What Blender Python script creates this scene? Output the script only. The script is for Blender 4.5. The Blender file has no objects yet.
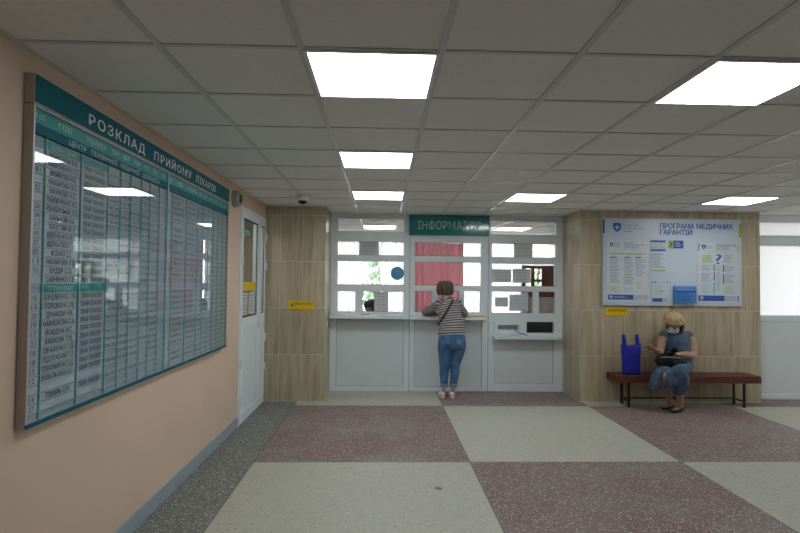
import bpy, math, random
from mathutils import Vector, Matrix, noise
random.seed(7)
sc = bpy.context.scene
col = sc.collection

# ------------------------------------------------------------------ camera, world, exposure
CAM_H, FOCAL_PX = 1.58, 544.7
yaw, pitch, roll = 0.0322, 0.0287, 0.0099
fw = Vector((math.sin(yaw)*math.cos(pitch), math.cos(yaw)*math.cos(pitch), math.sin(pitch)))
rt = Vector((math.cos(yaw), -math.sin(yaw), 0)); up = rt.cross(fw)
r2 = rt*math.cos(roll) + up*math.sin(roll); u2 = -rt*math.sin(roll) + up*math.cos(roll)
cam_d = bpy.data.cameras.new('camera'); cam = bpy.data.objects.new('camera', cam_d); col.objects.link(cam)
cam.matrix_world = Matrix.Translation((0, 0, CAM_H)) @ Matrix((r2, u2, -fw)).transposed().to_4x4()
cam_d.sensor_width = 36.0; cam_d.lens = 36.0*FOCAL_PX/800.0
cam_d.clip_start = 0.05; cam_d.clip_end = 200
sc.camera = cam
LAMP = 8.4          # radiance of the ceiling panels
SKY = 6.0           # radiance of the overcast sky outside
w = bpy.data.worlds.new('overcast_sky'); sc.world = w; w.use_nodes = True
w.node_tree.nodes['Background'].inputs[0].default_value = (0.93, 0.97, 1.0, 1)
w.node_tree.nodes['Background'].inputs[1].default_value = SKY
vs = sc.view_settings
vs.view_transform = 'Standard'; vs.look = 'None'; vs.gamma = 1.0; vs.use_curve_mapping = False
vs.exposure = 0.61

# ------------------------------------------------------------------ materials
def mat(name, color, rough=0.5, metal=0.0, var=0.06, scale=6.0, spec=0.5, coat=0.0, bump=0.0, bscale=200.0, stretch=(1, 1, 1)):
    m = bpy.data.materials.new(name); m.use_nodes = True
    nt = m.node_tree; b = nt.nodes['Principled BSDF']
    b.inputs['Roughness'].default_value = rough; b.inputs['Metallic'].default_value = metal
    b.inputs['Specular IOR Level'].default_value = spec; b.inputs['Coat Weight'].default_value = coat
    tc = nt.nodes.new('ShaderNodeTexCoord')
    mp = nt.nodes.new('ShaderNodeMapping'); mp.inputs['Scale'].default_value = stretch
    nt.links.new(tc.outputs['Object'], mp.inputs[0])
    n = nt.nodes.new('ShaderNodeTexNoise'); n.inputs['Scale'].default_value = scale; n.inputs['Detail'].default_value = 4
    nt.links.new(mp.outputs[0], n.inputs['Vector'])
    r = nt.nodes.new('ShaderNodeValToRGB')
    r.color_ramp.elements[0].position = 0.3; r.color_ramp.elements[1].position = 0.7
    r.color_ramp.elements[0].color = tuple(max(0, c*(1-var)) for c in color)+(1,)
    r.color_ramp.elements[1].color = tuple(min(1, c*(1+var)) for c in color)+(1,)
    nt.links.new(n.outputs['Fac'], r.inputs[0]); nt.links.new(r.outputs[0], b.inputs['Base Color'])
    if bump:
        n2 = nt.nodes.new('ShaderNodeTexNoise'); n2.inputs['Scale'].default_value = bscale
        nt.links.new(mp.outputs[0], n2.inputs['Vector'])
        bp = nt.nodes.new('ShaderNodeBump'); bp.inputs['Strength'].default_value = bump; bp.inputs['Distance'].default_value = 0.003
        nt.links.new(n2.outputs['Fac'], bp.inputs['Height']); nt.links.new(bp.outputs[0], b.inputs['Normal'])
    return m

def emis(name, color, s):
    m = bpy.data.materials.new(name); m.use_nodes = True; nt = m.node_tree
    nt.nodes.remove(nt.nodes['Principled BSDF'])
    e = nt.nodes.new('ShaderNodeEmission'); e.inputs[0].default_value = color+(1,); e.inputs[1].default_value = s
    nt.links.new(e.outputs[0], nt.nodes['Material Output'].inputs[0]); return m

def glass_mat(name, tint=(1, 1, 1), ior=1.65):
    m = bpy.data.materials.new(name); m.use_nodes = True; nt = m.node_tree
    nt.nodes.remove(nt.nodes['Principled BSDF'])
    t = nt.nodes.new('ShaderNodeBsdfTransparent'); t.inputs[0].default_value = tint+(1,)
    g = nt.nodes.new('ShaderNodeBsdfGlossy'); g.inputs['Roughness'].default_value = 0.0
    f = nt.nodes.new('ShaderNodeFresnel'); f.inputs[0].default_value = ior
    mx = nt.nodes.new('ShaderNodeMixShader')
    ge = nt.nodes.new('ShaderNodeNewGeometry'); mu = nt.nodes.new('ShaderNodeMath'); mu.operation = 'MULTIPLY_ADD'   # entry face reflects, exit face lets through
    iv = nt.nodes.new('ShaderNodeMath'); iv.operation = 'SUBTRACT'; iv.inputs[0].default_value = 1; nt.links.new(ge.outputs['Backfacing'], iv.inputs[1])
    mu.inputs[2].default_value = 0; nt.links.new(f.outputs[0], mu.inputs[0]); nt.links.new(iv.outputs[0], mu.inputs[1])
    nt.links.new(mu.outputs[0], mx.inputs[0]); nt.links.new(t.outputs[0], mx.inputs[1]); nt.links.new(g.outputs[0], mx.inputs[2])
    nt.links.new(mx.outputs[0], nt.nodes['Material Output'].inputs[0]); return m

def sheer_mat(name, color, through=0.25, diff=0.35):
    m = bpy.data.materials.new(name); m.use_nodes = True; nt = m.node_tree
    nt.nodes.remove(nt.nodes['Principled BSDF'])
    d = nt.nodes.new('ShaderNodeBsdfDiffuse'); d.inputs[0].default_value = color+(1,)
    t = nt.nodes.new('ShaderNodeBsdfTranslucent'); t.inputs[0].default_value = color+(1,)
    p = nt.nodes.new('ShaderNodeBsdfTransparent')
    tc = nt.nodes.new('ShaderNodeTexCoord'); n = nt.nodes.new('ShaderNodeTexNoise'); n.inputs['Scale'].default_value = 300
    nt.links.new(tc.outputs['Object'], n.inputs['Vector'])
    mr = nt.nodes.new('ShaderNodeMapRange'); mr.inputs[3].default_value = through*0.7; mr.inputs[4].default_value = through*1.3
    nt.links.new(n.outputs['Fac'], mr.inputs[0])
    a = nt.nodes.new('ShaderNodeMixShader'); a.inputs[0].default_value = diff
    nt.links.new(t.outputs[0], a.inputs[1]); nt.links.new(d.outputs[0], a.inputs[2])
    b = nt.nodes.new('ShaderNodeMixShader'); nt.links.new(mr.outputs[0], b.inputs[0])
    nt.links.new(a.outputs[0], b.inputs[1]); nt.links.new(p.outputs[0], b.inputs[2])
    nt.links.new(b.outputs[0], nt.nodes['Material Output'].inputs[0]); return m

def floor_mat():
    m = bpy.data.materials.new('terrazzo_slabs'); m.use_nodes = True; nt = m.node_tree; L = nt.links
    b = nt.nodes['Principled BSDF']
    N = nt.nodes.new
    def math_(op, a, bb=None, cc=None):
        n = N('ShaderNodeMath'); n.operation = op
        for i, v in enumerate((a, bb, cc)):
            if v is None: continue
            if isinstance(v, (int, float)): n.inputs[i].default_value = v
            else: L.new(v, n.inputs[i])
        return n.outputs[0]
    tc = N('ShaderNodeTexCoord'); sx = N('ShaderNodeSeparateXYZ'); L.new(tc.outputs['Object'], sx.inputs[0])
    x, y = sx.outputs[0], sx.outputs[1]
    GX, GW, GY, GD = -1.104, 1.894, 4.831, 2.1805
    u = math_('DIVIDE', math_('SUBTRACT', x, GX), GW); v = math_('DIVIDE', math_('SUBTRACT', y, GY), GD)
    par = math_('FLOORED_MODULO', math_('ADD', math_('FLOOR', u), math_('FLOOR', v)), 2.0)   # 0 red, 1 beige
    isred = math_('LESS_THAN', par, 0.5)
    border = math_('LESS_THAN', x, GX)
    fu = math_('ABSOLUTE', math_('SUBTRACT', math_('FRACT', u), 0.5)); fv = math_('ABSOLUTE', math_('SUBTRACT', math_('FRACT', v), 0.5))
    seam_u = math_('GREATER_THAN', fu, 0.5-0.005/GW)
    seam_v = math_('MULTIPLY', math_('GREATER_THAN', fv, 0.5-0.005/GD), math_('GREATER_THAN', x, GX))
    seam = math_('MAXIMUM', seam_u, seam_v)
    def chips(scale, lo, hi, seed):
        mp = N('ShaderNodeMapping'); mp.inputs['Location'].default_value = (seed, seed*1.7, 0); L.new(tc.outputs['Object'], mp.inputs[0])
        vo = N('ShaderNodeTexVoronoi'); vo.inputs['Scale'].default_value = scale; L.new(mp.outputs[0], vo.inputs['Vector'])
        s = N('ShaderNodeSeparateColor'); L.new(vo.outputs['Color'], s.inputs[0])
        pick = math_('GREATER_THAN', s.outputs[0], lo); near = math_('LESS_THAN', vo.outputs['Distance'], hi)
        return math_('MULTIPLY', pick, near), s.outputs[1]
    def blotch(scale):
        n = N('ShaderNodeTexNoise'); n.inputs['Scale'].default_value = scale; n.inputs['Detail'].default_value = 5
        L.new(tc.outputs['Object'], n.inputs['Vector']); return n.outputs['Fac']
    def mix(f, a, c):
        n = N('ShaderNodeMix'); n.data_type = 'RGBA'
        for i, vv in ((0, f), (6, a), (7, c)):
            if isinstance(vv, tuple): n.inputs[i].default_value = vv+(1,)
            elif isinstance(vv, (int, float)): n.inputs[i].default_value = vv
            else: L.new(vv, n.inputs[i])
        return n.outputs[2]
    bl = blotch(1.6); bl2 = blotch(9.0)
    mr = N('ShaderNodeMapRange'); L.new(bl, mr.inputs[0]); mr.inputs[1].default_value = .35; mr.inputs[2].default_value = .65
    # beige slabs
    beige = mix(bl2, (.415, .41, .345), (.485, .48, .41))
    c1, t1 = chips(55, .94, .42, 3.1); beige = mix(math_('MULTIPLY', c1, .7), beige, (.20, .18, .14))
    c2, t2 = chips(80, .80, .4, 7.7); beige = mix(math_('MULTIPLY', c2, .45), beige, (.33, .31, .25))
    c7, t7 = chips(60, .85, .4, 1.7); beige = mix(math_('MULTIPLY', c7, .5), beige, (.70, .69, .62))
    # red slabs
    red = mix(mr.outputs[0], (.205, .125, .112), (.235, .182, .170))
    c3, t3 = chips(75, .60, .45, 5.3); red = mix(math_('MULTIPLY', c3, .75), red, mix(t3, (.36, .32, .30), (.72, .69, .66)))
    c4, t4 = chips(120, .7, .45, 2.2); red = mix(math_('MULTIPLY', c4, .6), red, (.14, .085, .075))
    # grey border
    gr = mix(bl2, (.125, .128, .118), (.215, .218, .20))
    c5, t5 = chips(70, .55, .44, 8.1); gr = mix(math_('MULTIPLY', c5, .8), gr, mix(t5, (.36, .36, .34), (.66, .66, .62)))
    c6, t6 = chips(120, .75, .45, 4.4); gr = mix(math_('MULTIPLY', c6, .5), gr, (.10, .10, .09))
    c = mix(isred, beige, red); c = mix(border, c, gr); c = mix(math_('MULTIPLY', seam, .75), c, (.10, .09, .08))
    # a dark scuff on the beige slab
    d = N('ShaderNodeVectorMath'); d.operation = 'DISTANCE'; L.new(tc.outputs['Object'], d.inputs[0]); d.inputs[1].default_value = (.45, 4.22, 0)
    sp = math_('LESS_THAN', math_('ADD', d.outputs['Value'], math_('MULTIPLY', bl2, .05)), .057)
    c = mix(math_('MULTIPLY', sp, .75), c, (.09, .08, .06))
    L.new(c, b.inputs['Base Color'])
    rr = N('ShaderNodeMapRange'); L.new(bl2, rr.inputs[0]); rr.inputs[3].default_value = .42; rr.inputs[4].default_value = .62
    L.new(rr.outputs[0], b.inputs['Roughness']); b.inputs['Specular IOR Level'].default_value = .35
    return m

def tile_mat():
    m = bpy.data.materials.new('wood_look_tile'); m.use_nodes = True; nt = m.node_tree; L = nt.links
    b = nt.nodes['Principled BSDF']; b.inputs['Roughness'].default_value = .35
    at = nt.nodes.new('ShaderNodeAttribute'); at.attribute_name = 'rnd'
    tc = nt.nodes.new('ShaderNodeTexCoord')
    ad = nt.nodes.new('ShaderNodeVectorMath'); ad.operation = 'MULTIPLY_ADD'
    L.new(at.outputs['Color'], ad.inputs[0]); ad.inputs[1].default_value = (9, 7, 5); L.new(tc.outputs['Object'], ad.inputs[2])
    mp = nt.nodes.new('ShaderNodeMapping'); mp.inputs['Scale'].default_value = (14, 14, 1.1); L.new(ad.outputs[0], mp.inputs[0])
    n = nt.nodes.new('ShaderNodeTexNoise'); n.inputs['Scale'].default_value = 1.0; n.inputs['Detail'].default_value = 6; n.inputs['Distortion'].default_value = .6
    L.new(mp.outputs[0], n.inputs['Vector'])
    r = nt.nodes.new('ShaderNodeValToRGB'); e = r.color_ramp.elements
    e[0].position = .28; e[0].color = (.36, .29, .19, 1); e[1].position = .72; e[1].color = (.56, .49, .35, 1)
    k = e.new(.5); k.color = (.475, .40, .275, 1)
    L.new(n.outputs['Fac'], r.inputs[0])
    hs = nt.nodes.new('ShaderNodeHueSaturation'); mr = nt.nodes.new('ShaderNodeMapRange')
    L.new(at.outputs['Fac'], mr.inputs[0]); mr.inputs[3].default_value = .9; mr.inputs[4].default_value = 1.08
    L.new(mr.outputs[0], hs.inputs['Value']); L.new(r.outputs[0], hs.inputs['Color']); L.new(hs.outputs[0], b.inputs['Base Color'])
    return m

def stripe_mat():
    m = bpy.data.materials.new('striped_jersey'); m.use_nodes = True; nt = m.node_tree; L = nt.links
    b = nt.nodes['Principled BSDF']; b.inputs['Roughness'].default_value = .85
    at = nt.nodes.new('ShaderNodeAttribute'); at.attribute_name = 'along'
    a = nt.nodes.new('ShaderNodeMath'); a.operation = 'MULTIPLY'; a.inputs[1].default_value = 1/0.033; L.new(at.outputs['Fac'], a.inputs[0])
    f = nt.nodes.new('ShaderNodeMath'); f.operation = 'FRACT'; L.new(a.outputs[0], f.inputs[0])
    r = nt.nodes.new('ShaderNodeValToRGB'); r.color_ramp.interpolation = 'LINEAR'; e = r.color_ramp.elements
    e[0].position = .40; e[0].color = (.46, .42, .42, 1); e[1].position = .52; e[1].color = (.065, .06, .07, 1)
    k = e.new(.90); k.color = (.065, .06, .07, 1); k = e.new(1.0); k.color = (.46, .42, .42, 1)
    L.new(f.outputs[0], r.inputs[0]); L.new(r.outputs[0], b.inputs['Base Color']); return m

def denim_mat(name, c0, c1, scale=7):
    m = bpy.data.materials.new(name); m.use_nodes = True; nt = m.node_tree; L = nt.links
    b = nt.nodes['Principled BSDF']; b.inputs['Roughness'].default_value = .9
    tc = nt.nodes.new('ShaderNodeTexCoord')
    n = nt.nodes.new('ShaderNodeTexNoise'); n.inputs['Scale'].default_value = scale; n.inputs['Detail'].default_value = 5; L.new(tc.outputs['Object'], n.inputs['Vector'])
    mp = nt.nodes.new('ShaderNodeMapping'); mp.inputs['Scale'].default_value = (300, 300, 60); L.new(tc.outputs['Object'], mp.inputs[0])
    n2 = nt.nodes.new('ShaderNodeTexNoise'); n2.inputs['Scale'].default_value = 1; L.new(mp.outputs[0], n2.inputs['Vector'])
    ad = nt.nodes.new('ShaderNodeMath'); ad.operation = 'MULTIPLY_ADD'; L.new(n2.outputs['Fac'], ad.inputs[0]); ad.inputs[1].default_value = .3; L.new(n.outputs['Fac'], ad.inputs[2])
    r = nt.nodes.new('ShaderNodeValToRGB'); e = r.color_ramp.elements
    e[0].position = .5; e[0].color = c0+(1,); e[1].position = .85; e[1].color = c1+(1,)
    L.new(ad.outputs[0], r.inputs[0]); L.new(r.outputs[0], b.inputs['Base Color']); return m

M = {}
M['floor'] = floor_mat(); M['tile'] = tile_mat(); M['stripe'] = stripe_mat()
M['grout'] = mat('tile_grout', (.70, .66, .56), .9)
M['ceil'] = mat('ceiling_board', (.80, .81, .78), .95, var=.03, scale=40, bump=.2, bscale=120)
M['tbar'] = mat('painted_steel_bar', (.60, .61, .60), .32, var=.03)  # white bars greyed in the colour to carry their shaded look
M['peach'] = mat('peach_paint', (.66, .50, .385), .75, var=.03, scale=1.5, bump=.15, bscale=90)
M['plain'] = mat('plain_wall_paint', (.55, .48, .40), .85, var=.03)
M['office_white'] = mat('office_white_paint', (.8, .8, .8), .9, var=.02)
M['skirt'] = mat('grey_blue_paint', (.29, .36, .395), .5, var=.08)
M['pvc'] = mat('white_plastic_profile', (.77, .84, .87), .35, var=.02)
M['pvc_panel'] = mat('white_sandwich_panel', (.71, .77, .79), .5, var=.02)
M['bead'] = mat('grey_sealing_bead', (.30, .32, .33), .6); M['gasket'] = mat('black_gasket', (.02, .02, .022), .6)
M['glass'] = glass_mat('clear_glass'); M['cover_glass'] = glass_mat('cover_glass', (.96, .98, .98), 1.6)
M['frost'] = sheer_mat('frosted_glass', (.49, .485, .49), .01, .1); M['frost_hall'] = sheer_mat('frosted_hall_glass', (.60, .59, .58), .01, .1)
M['lamp'] = emis('lamp_diffuser', (.93, .985, 1.0), LAMP)
M['lampframe'] = mat('lamp_frame_white', (.8, .8, .8), .4)
M['sheer'] = sheer_mat('white_voile', (.85, .83, .84), .15, .22)
M['pink'] = sheer_mat('pink_curtain_cloth', (.56, .31, .34), .03, .5)
M['blind'] = sheer_mat('white_blind_cloth', (.93, .93, .93), .15, .2)
M['teal_dark'] = mat('deep_teal_film', (.001, .115, .155), .5, var=.04, spec=.15)
M['teal'] = mat('teal_film', (.008, .30, .29), .4, var=.04)
M['teal_sign'] = mat('teal_acrylic', (.0, .215, .205), .12, var=.03, coat=.6)
M['letter'] = mat('white_letter_vinyl', (.74, .74, .72), .4)
M['letter_dim'] = mat('pale_letter_vinyl', (.55, .70, .70), .5)
M['alu'] = mat('brushed_aluminium', (.50, .47, .45), .42, .35, var=.04)
M['plate'] = mat('pale_grey_veiled_plate', (.50, .545, .62), .5, var=.04, scale=3)  # bluish veil of the cover glass mixed into this grey
M['bpanel'] = mat('veiled_board_backing', (.36, .40, .48), .55, var=.03)  # backing tinted blue for the veil on the cover glass
M['ink'] = mat('black_ink', (.035, .037, .045), .6)
M['ink_pale'] = mat('pale_ink', (.36, .40, .45), .6); M['ink_grey'] = mat('grey_ink', (.22, .23, .27), .6)
M['rail'] = mat('teal_rail', (.34, .56, .58), .35)
M['paper'] = mat('paper_white', (.60, .66, .70), .8, var=.02)
M['paper_grey'] = sheer_mat('paper_backlit_grey', (.72, .73, .73), 0.0, .5)
M['poster'] = mat('white_poster_board', (.55, .62, .71), .3, var=.01)
M['blue'] = mat('poster_blue', (.025, .10, .42), .4); M['blue_dark'] = mat('poster_navy', (.03, .045, .26), .4)
M['shield'] = mat('emblem_blue', (.0, .16, .48), .4)
M['lime'] = mat('poster_lime', (.30, .46, .04), .4); M['lime_ink'] = mat('lime_ink', (.42, .52, .18), .5)
M['cyan'] = mat('poster_cyan', (.05, .42, .52), .4)
M['leaflet'] = mat('leaflet_blue', (.10, .28, .62), .35, var=.15, scale=30); M['acryl'] = glass_mat('clear_acrylic', (.96, .98, 1), 1.45)
M['lav'] = mat('pale_lavender_print', (.45, .48, .60), .5)
M['sticker'] = mat('sticker_blue', (.08, .34, .60), .45)
M['yellow'] = mat('yellow_plate', (.78, .52, .0), .4, var=.03)
M['wood'] = mat('red_brown_varnished_wood', (.105, .026, .017), .5, var=.35, scale=5, stretch=(1.2, 14, 14))
M['brownwood'] = mat('dark_brown_wood', (.11, .03, .024), .35, var=.3, scale=5, stretch=(10, 10, 1))
M['steel'] = mat('black_painted_steel', (.012, .012, .013), .45)
M['bagblue'] = mat('royal_blue_fabric', (.012, .014, .32), .75, var=.12, bump=.3, bscale=500)
M['leather'] = mat('black_leather', (.010, .010, .012), .55, var=.2, spec=.25, bump=.4, bscale=150)
M['skin'] = mat('skin', (.56, .34, .25), .55, var=.06, scale=12); M['skin_tan'] = mat('tanned_skin', (.44, .245, .165), .55, var=.07, scale=12)
M['hair_brown'] = mat('brown_hair', (.10, .065, .042), .5, var=.55, scale=26, stretch=(4, 4, .6))
M['hair_blonde'] = mat('blonde_hair', (.46, .32, .15), .5, var=.6, scale=24, stretch=(4, 4, .5))
M['hair_dark'] = mat('dark_hair', (.04, .024, .018), .5, var=.4)
M['jeans'] = denim_mat('blue_jeans', (.030, .085, .205), (.105, .205, .36)); M['jeans_cuff'] = denim_mat('jeans_turnup', (.16, .24, .34), (.25, .34, .45))
M['dress'] = denim_mat('washed_denim_dress', (.036, .072, .125), (.105, .165, .24), 10)
M['dress_light'] = denim_mat('denim_collar', (.09, .14, .21), (.17, .25, .34)); M['shoe_white'] = mat('white_sneaker', (.72, .70, .68), .5); M['sole'] = mat('rubber_sole', (.62, .60, .57), .7)
M['strapcloth'] = mat('navy_strap', (.015, .017, .028), .6)
M['mask'] = mat('pale_blue_mask', (.46, .55, .66), .8); M['eye'] = mat('eye_white', (.75, .72, .7), .2); M['iris'] = mat('dark_iris', (.04, .03, .02), .2)
M['lip'] = mat('lips', (.42, .16, .14), .45)
M['phone'] = mat('black_phone', (.01, .01, .012), .12)
M['camwhite'] = mat('camera_housing', (.80, .80, .80), .35); M['camdark'] = mat('dark_dome', (.012, .012, .014), .08)
M['siren'] = mat('grey_plastic', (.40, .39, .36), .45); M['siren_dark'] = mat('dark_grille', (.09, .08, .07), .35)
M['leaf'] = mat('hazed_leaf_green', (.36, .46, .33), .6, var=.4, scale=2); M['bark'] = mat('bark', (.10, .07, .05), .9)  # leaf green paled in the colour for haze and window glass
M['ground'] = mat('yard_ground', (.20, .24, .14), .95, var=.2, scale=1); M['cord'] = mat('blue_cord', (.02, .03, .20), .5)
M['cloth_white'] = mat('white_overall', (.7, .72, .74), .85); M['seatgrey'] = mat('grey_upholstery', (.12, .12, .13), .8)
M['dark_room'] = mat('dark_cabinet', (.03, .033, .04), .5)

# ------------------------------------------------------------------ mesh helpers
_tcache = {}
def text_geom(body, bold=0.0, space=1.0):
    key = (body, space)
    if key not in _tcache:
        c = bpy.data.curves.new('t', 'FONT'); c.size = 1; c.resolution_u = 2; c.space_character = space
        o = bpy.data.objects.new('t', c); col.objects.link(o)
        def grab(b_):
            c.body = b_; me = bpy.data.meshes.new_from_object(o.evaluated_get(bpy.context.evaluated_depsgraph_get()))
            r_ = ([v.co.copy() for v in me.vertices], [tuple(p.vertices) for p in me.polygons]); bpy.data.meshes.remove(me); return r_
        plain = body.replace('Ф', 'О'); vs_, fs_ = grab(plain)
        for q, ch in enumerate(body):
            if ch != 'Ф': continue
            xa = max([v.x for v in grab(plain[:q+1])[0]]); xb = xa-max(v.x for v in grab('О')[0])+min(v.x for v in grab('О')[0])
            cx = (xa+xb)/2; n0 = len(vs_); w_ = .045
            vs_ += [Vector((cx-w_, -.02, 0)), Vector((cx+w_, -.02, 0)), Vector((cx+w_, .75, 0)), Vector((cx-w_, .75, 0))]; fs_.append((n0, n0+1, n0+2, n0+3))
        bpy.data.objects.remove(o); bpy.data.curves.remove(c)
        _tcache[key] = (vs_, fs_)
    return _tcache[key]

FRONT = Matrix(((1, 0, 0), (0, 0, -1), (0, 1, 0)))     # columns: local x, y, normal ; faces -Y
LEFTW = Matrix(((0, 0, 1), (1, 0, 0), (0, 1, 0)))       # faces +X

class MB:
    def __init__(s): s.v = []; s.f = []; s.m = []; s.sm = []; s.rnd = {}; s.along = {}
    def add(s, vs_, fs_, mi=0, smooth=False):
        o = len(s.v); s.v += [Vector(p) for p in vs_]
        for q in fs_: s.f.append(tuple(i+o for i in q)); s.m.append(mi); s.sm.append(smooth)
        return o
    def box(s, x0, x1, y0, y1, z0, z1, mi=0, rnd=None):
        o = s.add([(x0, y0, z0), (x1, y0, z0), (x1, y1, z0), (x0, y1, z0), (x0, y0, z1), (x1, y0, z1), (x1, y1, z1), (x0, y1, z1)],
              [(0, 3, 2, 1), (4, 5, 6, 7), (0, 1, 5, 4), (1, 2, 6, 5), (2, 3, 7, 6), (3, 0, 4, 7)], mi)
        if rnd is not None:
            for i in range(8): s.rnd[o+i] = rnd
    def text(s, body, org, R, width=None, height=None, mi=0, t=.0012, align='C', bold=None, space=1.0):
        bold = (.018 if height > .04 else 0) if bold is None else bold
        return s._text(body, org, R, width, height, mi, t, align, bold, space)
    def _text(s, body, org, R, width, height, mi, t, align, bold, space):
        vs_, fs_ = text_geom(body, bold, space)
        if not vs_: return
        x0 = min(p.x for p in vs_); x1 = max(p.x for p in vs_); h0 = .73
        sy = height/h0; sx = sy if width is None else width/(x1-x0)
        off = {'C': (x0+x1)/2, 'L': x0, 'R': x1}[align]
        org = Vector(org)
        for k, (dx, dy) in enumerate(((0, 0), (-1, 0), (1, 0), (0, 1), (0, -1)) if bold else ((0, 0), )):
            s.add([org + R @ Vector(((p.x-off+dx*bold)*sx, (p.y-.36+dy*bold*.6)*sy, t+k*.00005)) for p in vs_], fs_, mi)
    def cyl(s, p0, p1, r0, r1=None, seg=16, mi=0, smooth=True, caps=True):
        p0, p1 = Vector(p0), Vector(p1); r1 = r0 if r1 is None else r1
        t = (p1-p0).normalized(); a = t.orthogonal().normalized(); b = t.cross(a)
        ring = [(a*math.cos(2*math.pi*i/seg)+b*math.sin(2*math.pi*i/seg)) for i in range(seg)]
        o = s.add([p0+d*r0 for d in ring]+[p1+d*r1 for d in ring], [(i, (i+1) % seg, seg+(i+1) % seg, seg+i) for i in range(seg)], mi, smooth)
        if caps:
            s.f.append(tuple(o+i for i in reversed(range(seg)))); s.m.append(mi); s.sm.append(False)
            s.f.append(tuple(o+seg+i for i in range(seg))); s.m.append(mi); s.sm.append(False)
    def lathe(s, prof, org, axis=Vector((0, 0, 1)), seg=24, mi=0):
        axis = Vector(axis).normalized(); a = axis.orthogonal().normalized(); b = axis.cross(a); org = Vector(org)
        vs_ = []
        for r, h in prof: vs_ += [org+axis*h+(a*math.cos(2*math.pi*i/seg)+b*math.sin(2*math.pi*i/seg))*r for i in range(seg)]
        fs_ = [(j*seg+i, j*seg+(i+1) % seg, (j+1)*seg+(i+1) % seg, (j+1)*seg+i) for j in range(len(prof)-1) for i in range(seg)]
        o = s.add(vs_, fs_, mi, True)
        for base, rev in ((0, True), ((len(prof)-1)*seg, False)):
            ids = [o+base+i for i in range(seg)]
            s.f.append(tuple(reversed(ids) if rev else ids)); s.m.append(mi); s.sm.append(False)
    def ell(s, c, rx, ry, rz, R=None, seg=16, rings=10, mi=0):
        R = R or Matrix.Identity(3); c = Vector(c); vs_ = [c+R @ Vector((0, 0, -rz))]; fs_ = []
        for j in range(1, rings):
            th = math.pi*j/rings-math.pi/2
            vs_ += [c+R @ Vector((rx*math.cos(th)*math.cos(2*math.pi*i/seg), ry*math.cos(th)*math.sin(2*math.pi*i/seg), rz*math.sin(th))) for i in range(seg)]
        vs_.append(c+R @ Vector((0, 0, rz))); n = len(vs_)-1
        for i in range(seg):
            fs_.append((0, 1+(i+1) % seg, 1+i)); fs_.append((n, n-seg+i, n-seg+(i+1) % seg))
            for j in range(rings-2): fs_.append((1+j*seg+i, 1+j*seg+(i+1) % seg, 1+(j+1)*seg+(i+1) % seg, 1+(j+1)*seg+i))
        s.add(vs_, fs_, mi, True)
    def loft(s, secs, ref, seg=18, sub=4, mi=0, caps=True, along0=0.0, wob=0.0):
        # secs: (centre, r_ref, r_other); Catmull-Rom between them
        P = [(Vector(c), a, b) for c, a, b in secs]
        pts = []
        for i in range(len(P)-1):
            p0, p1, p2, p3 = P[max(i-1, 0)], P[i], P[i+1], P[min(i+2, len(P)-1)]
            for k in range(sub):
                t = k/sub
                cr = lambda A, B, C, D: 0.5*((2*B)+(C-A)*t+(2*A-5*B+4*C-D)*t*t+(3*B-A-3*C+D)*t**3)
                pts.append((cr(p0[0], p1[0], p2[0], p3[0]), max(.001, cr(p0[1], p1[1], p2[1], p3[1])), max(.001, cr(p0[2], p1[2], p2[2], p3[2]))))
        pts.append(P[-1]); ref = Vector(ref); vs_ = []; al = along0; als = []
        for i, (c, a, b) in enumerate(pts):
            t = (pts[min(i+1, len(pts)-1)][0]-pts[max(i-1, 0)][0]).normalized()
            x = (ref-t*ref.dot(t)).normalized(); y = t.cross(x)
            if i: al += (c-pts[i-1][0]).length
            for k in range(seg):
                th = 2*math.pi*k/seg
                d = x*a*math.cos(th)+y*b*math.sin(th)
                if wob: d = d*(1+wob*noise.noise((c+d)*14))
                vs_.append(c+d); als.append(al)
        n = len(pts)
        fs_ = [(j*seg+k, j*seg+(k+1) % seg, (j+1)*seg+(k+1) % seg, (j+1)*seg+k) for j in range(n-1) for k in range(seg)]
        if caps:
            for j, c, sg in ((0, pts[0], -1), (n-1, pts[-1], 1)):
                t = (pts[1][0]-pts[0][0]).normalized() if j == 0 else (pts[-1][0]-pts[-2][0]).normalized()
                vs_.append(c[0]+t*sg*min(c[1], c[2])*.55); als.append(al if j else along0); q = len(vs_)-1
                fs_ += [((j*seg+(k+1) % seg, j*seg+k, q) if j == 0 else (j*seg+k, j*seg+(k+1) % seg, q)) for k in range(seg)]
        o = s.add(vs_, fs_, mi, True)
        for i, q in enumerate(als): s.along[o+i] = q
        return al
    def build(s, name, mats, parent=None, bevel=0.0, voxel=0.0, smooth_it=0, origin=None, solid=0.0):
        if not isinstance(mats, (list, tuple)): mats = [mats]
        org = Vector(origin) if origin is not None else Vector((0, 0, 0))
        if parent is not None and origin is None: org = Vector(parent.get('_o', (0, 0, 0)))
        me = bpy.data.meshes.new(name); me.from_pydata([p-org for p in s.v], [], s.f); me.update()
        for mm in mats: me.materials.append(mm)
        for p, mi, sm in zip(me.polygons, s.m, s.sm): p.material_index = mi; p.use_smooth = sm
        if s.rnd:
            a = me.attributes.new('rnd', 'FLOAT', 'POINT')
            for i in range(len(me.vertices)): a.data[i].value = s.rnd.get(i, 0)
        if s.along:
            a = me.attributes.new('along', 'FLOAT', 'POINT')
            for i in range(len(me.vertices)): a.data[i].value = s.along.get(i, 0)
        o = bpy.data.objects.new(name, me); col.objects.link(o)
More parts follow.
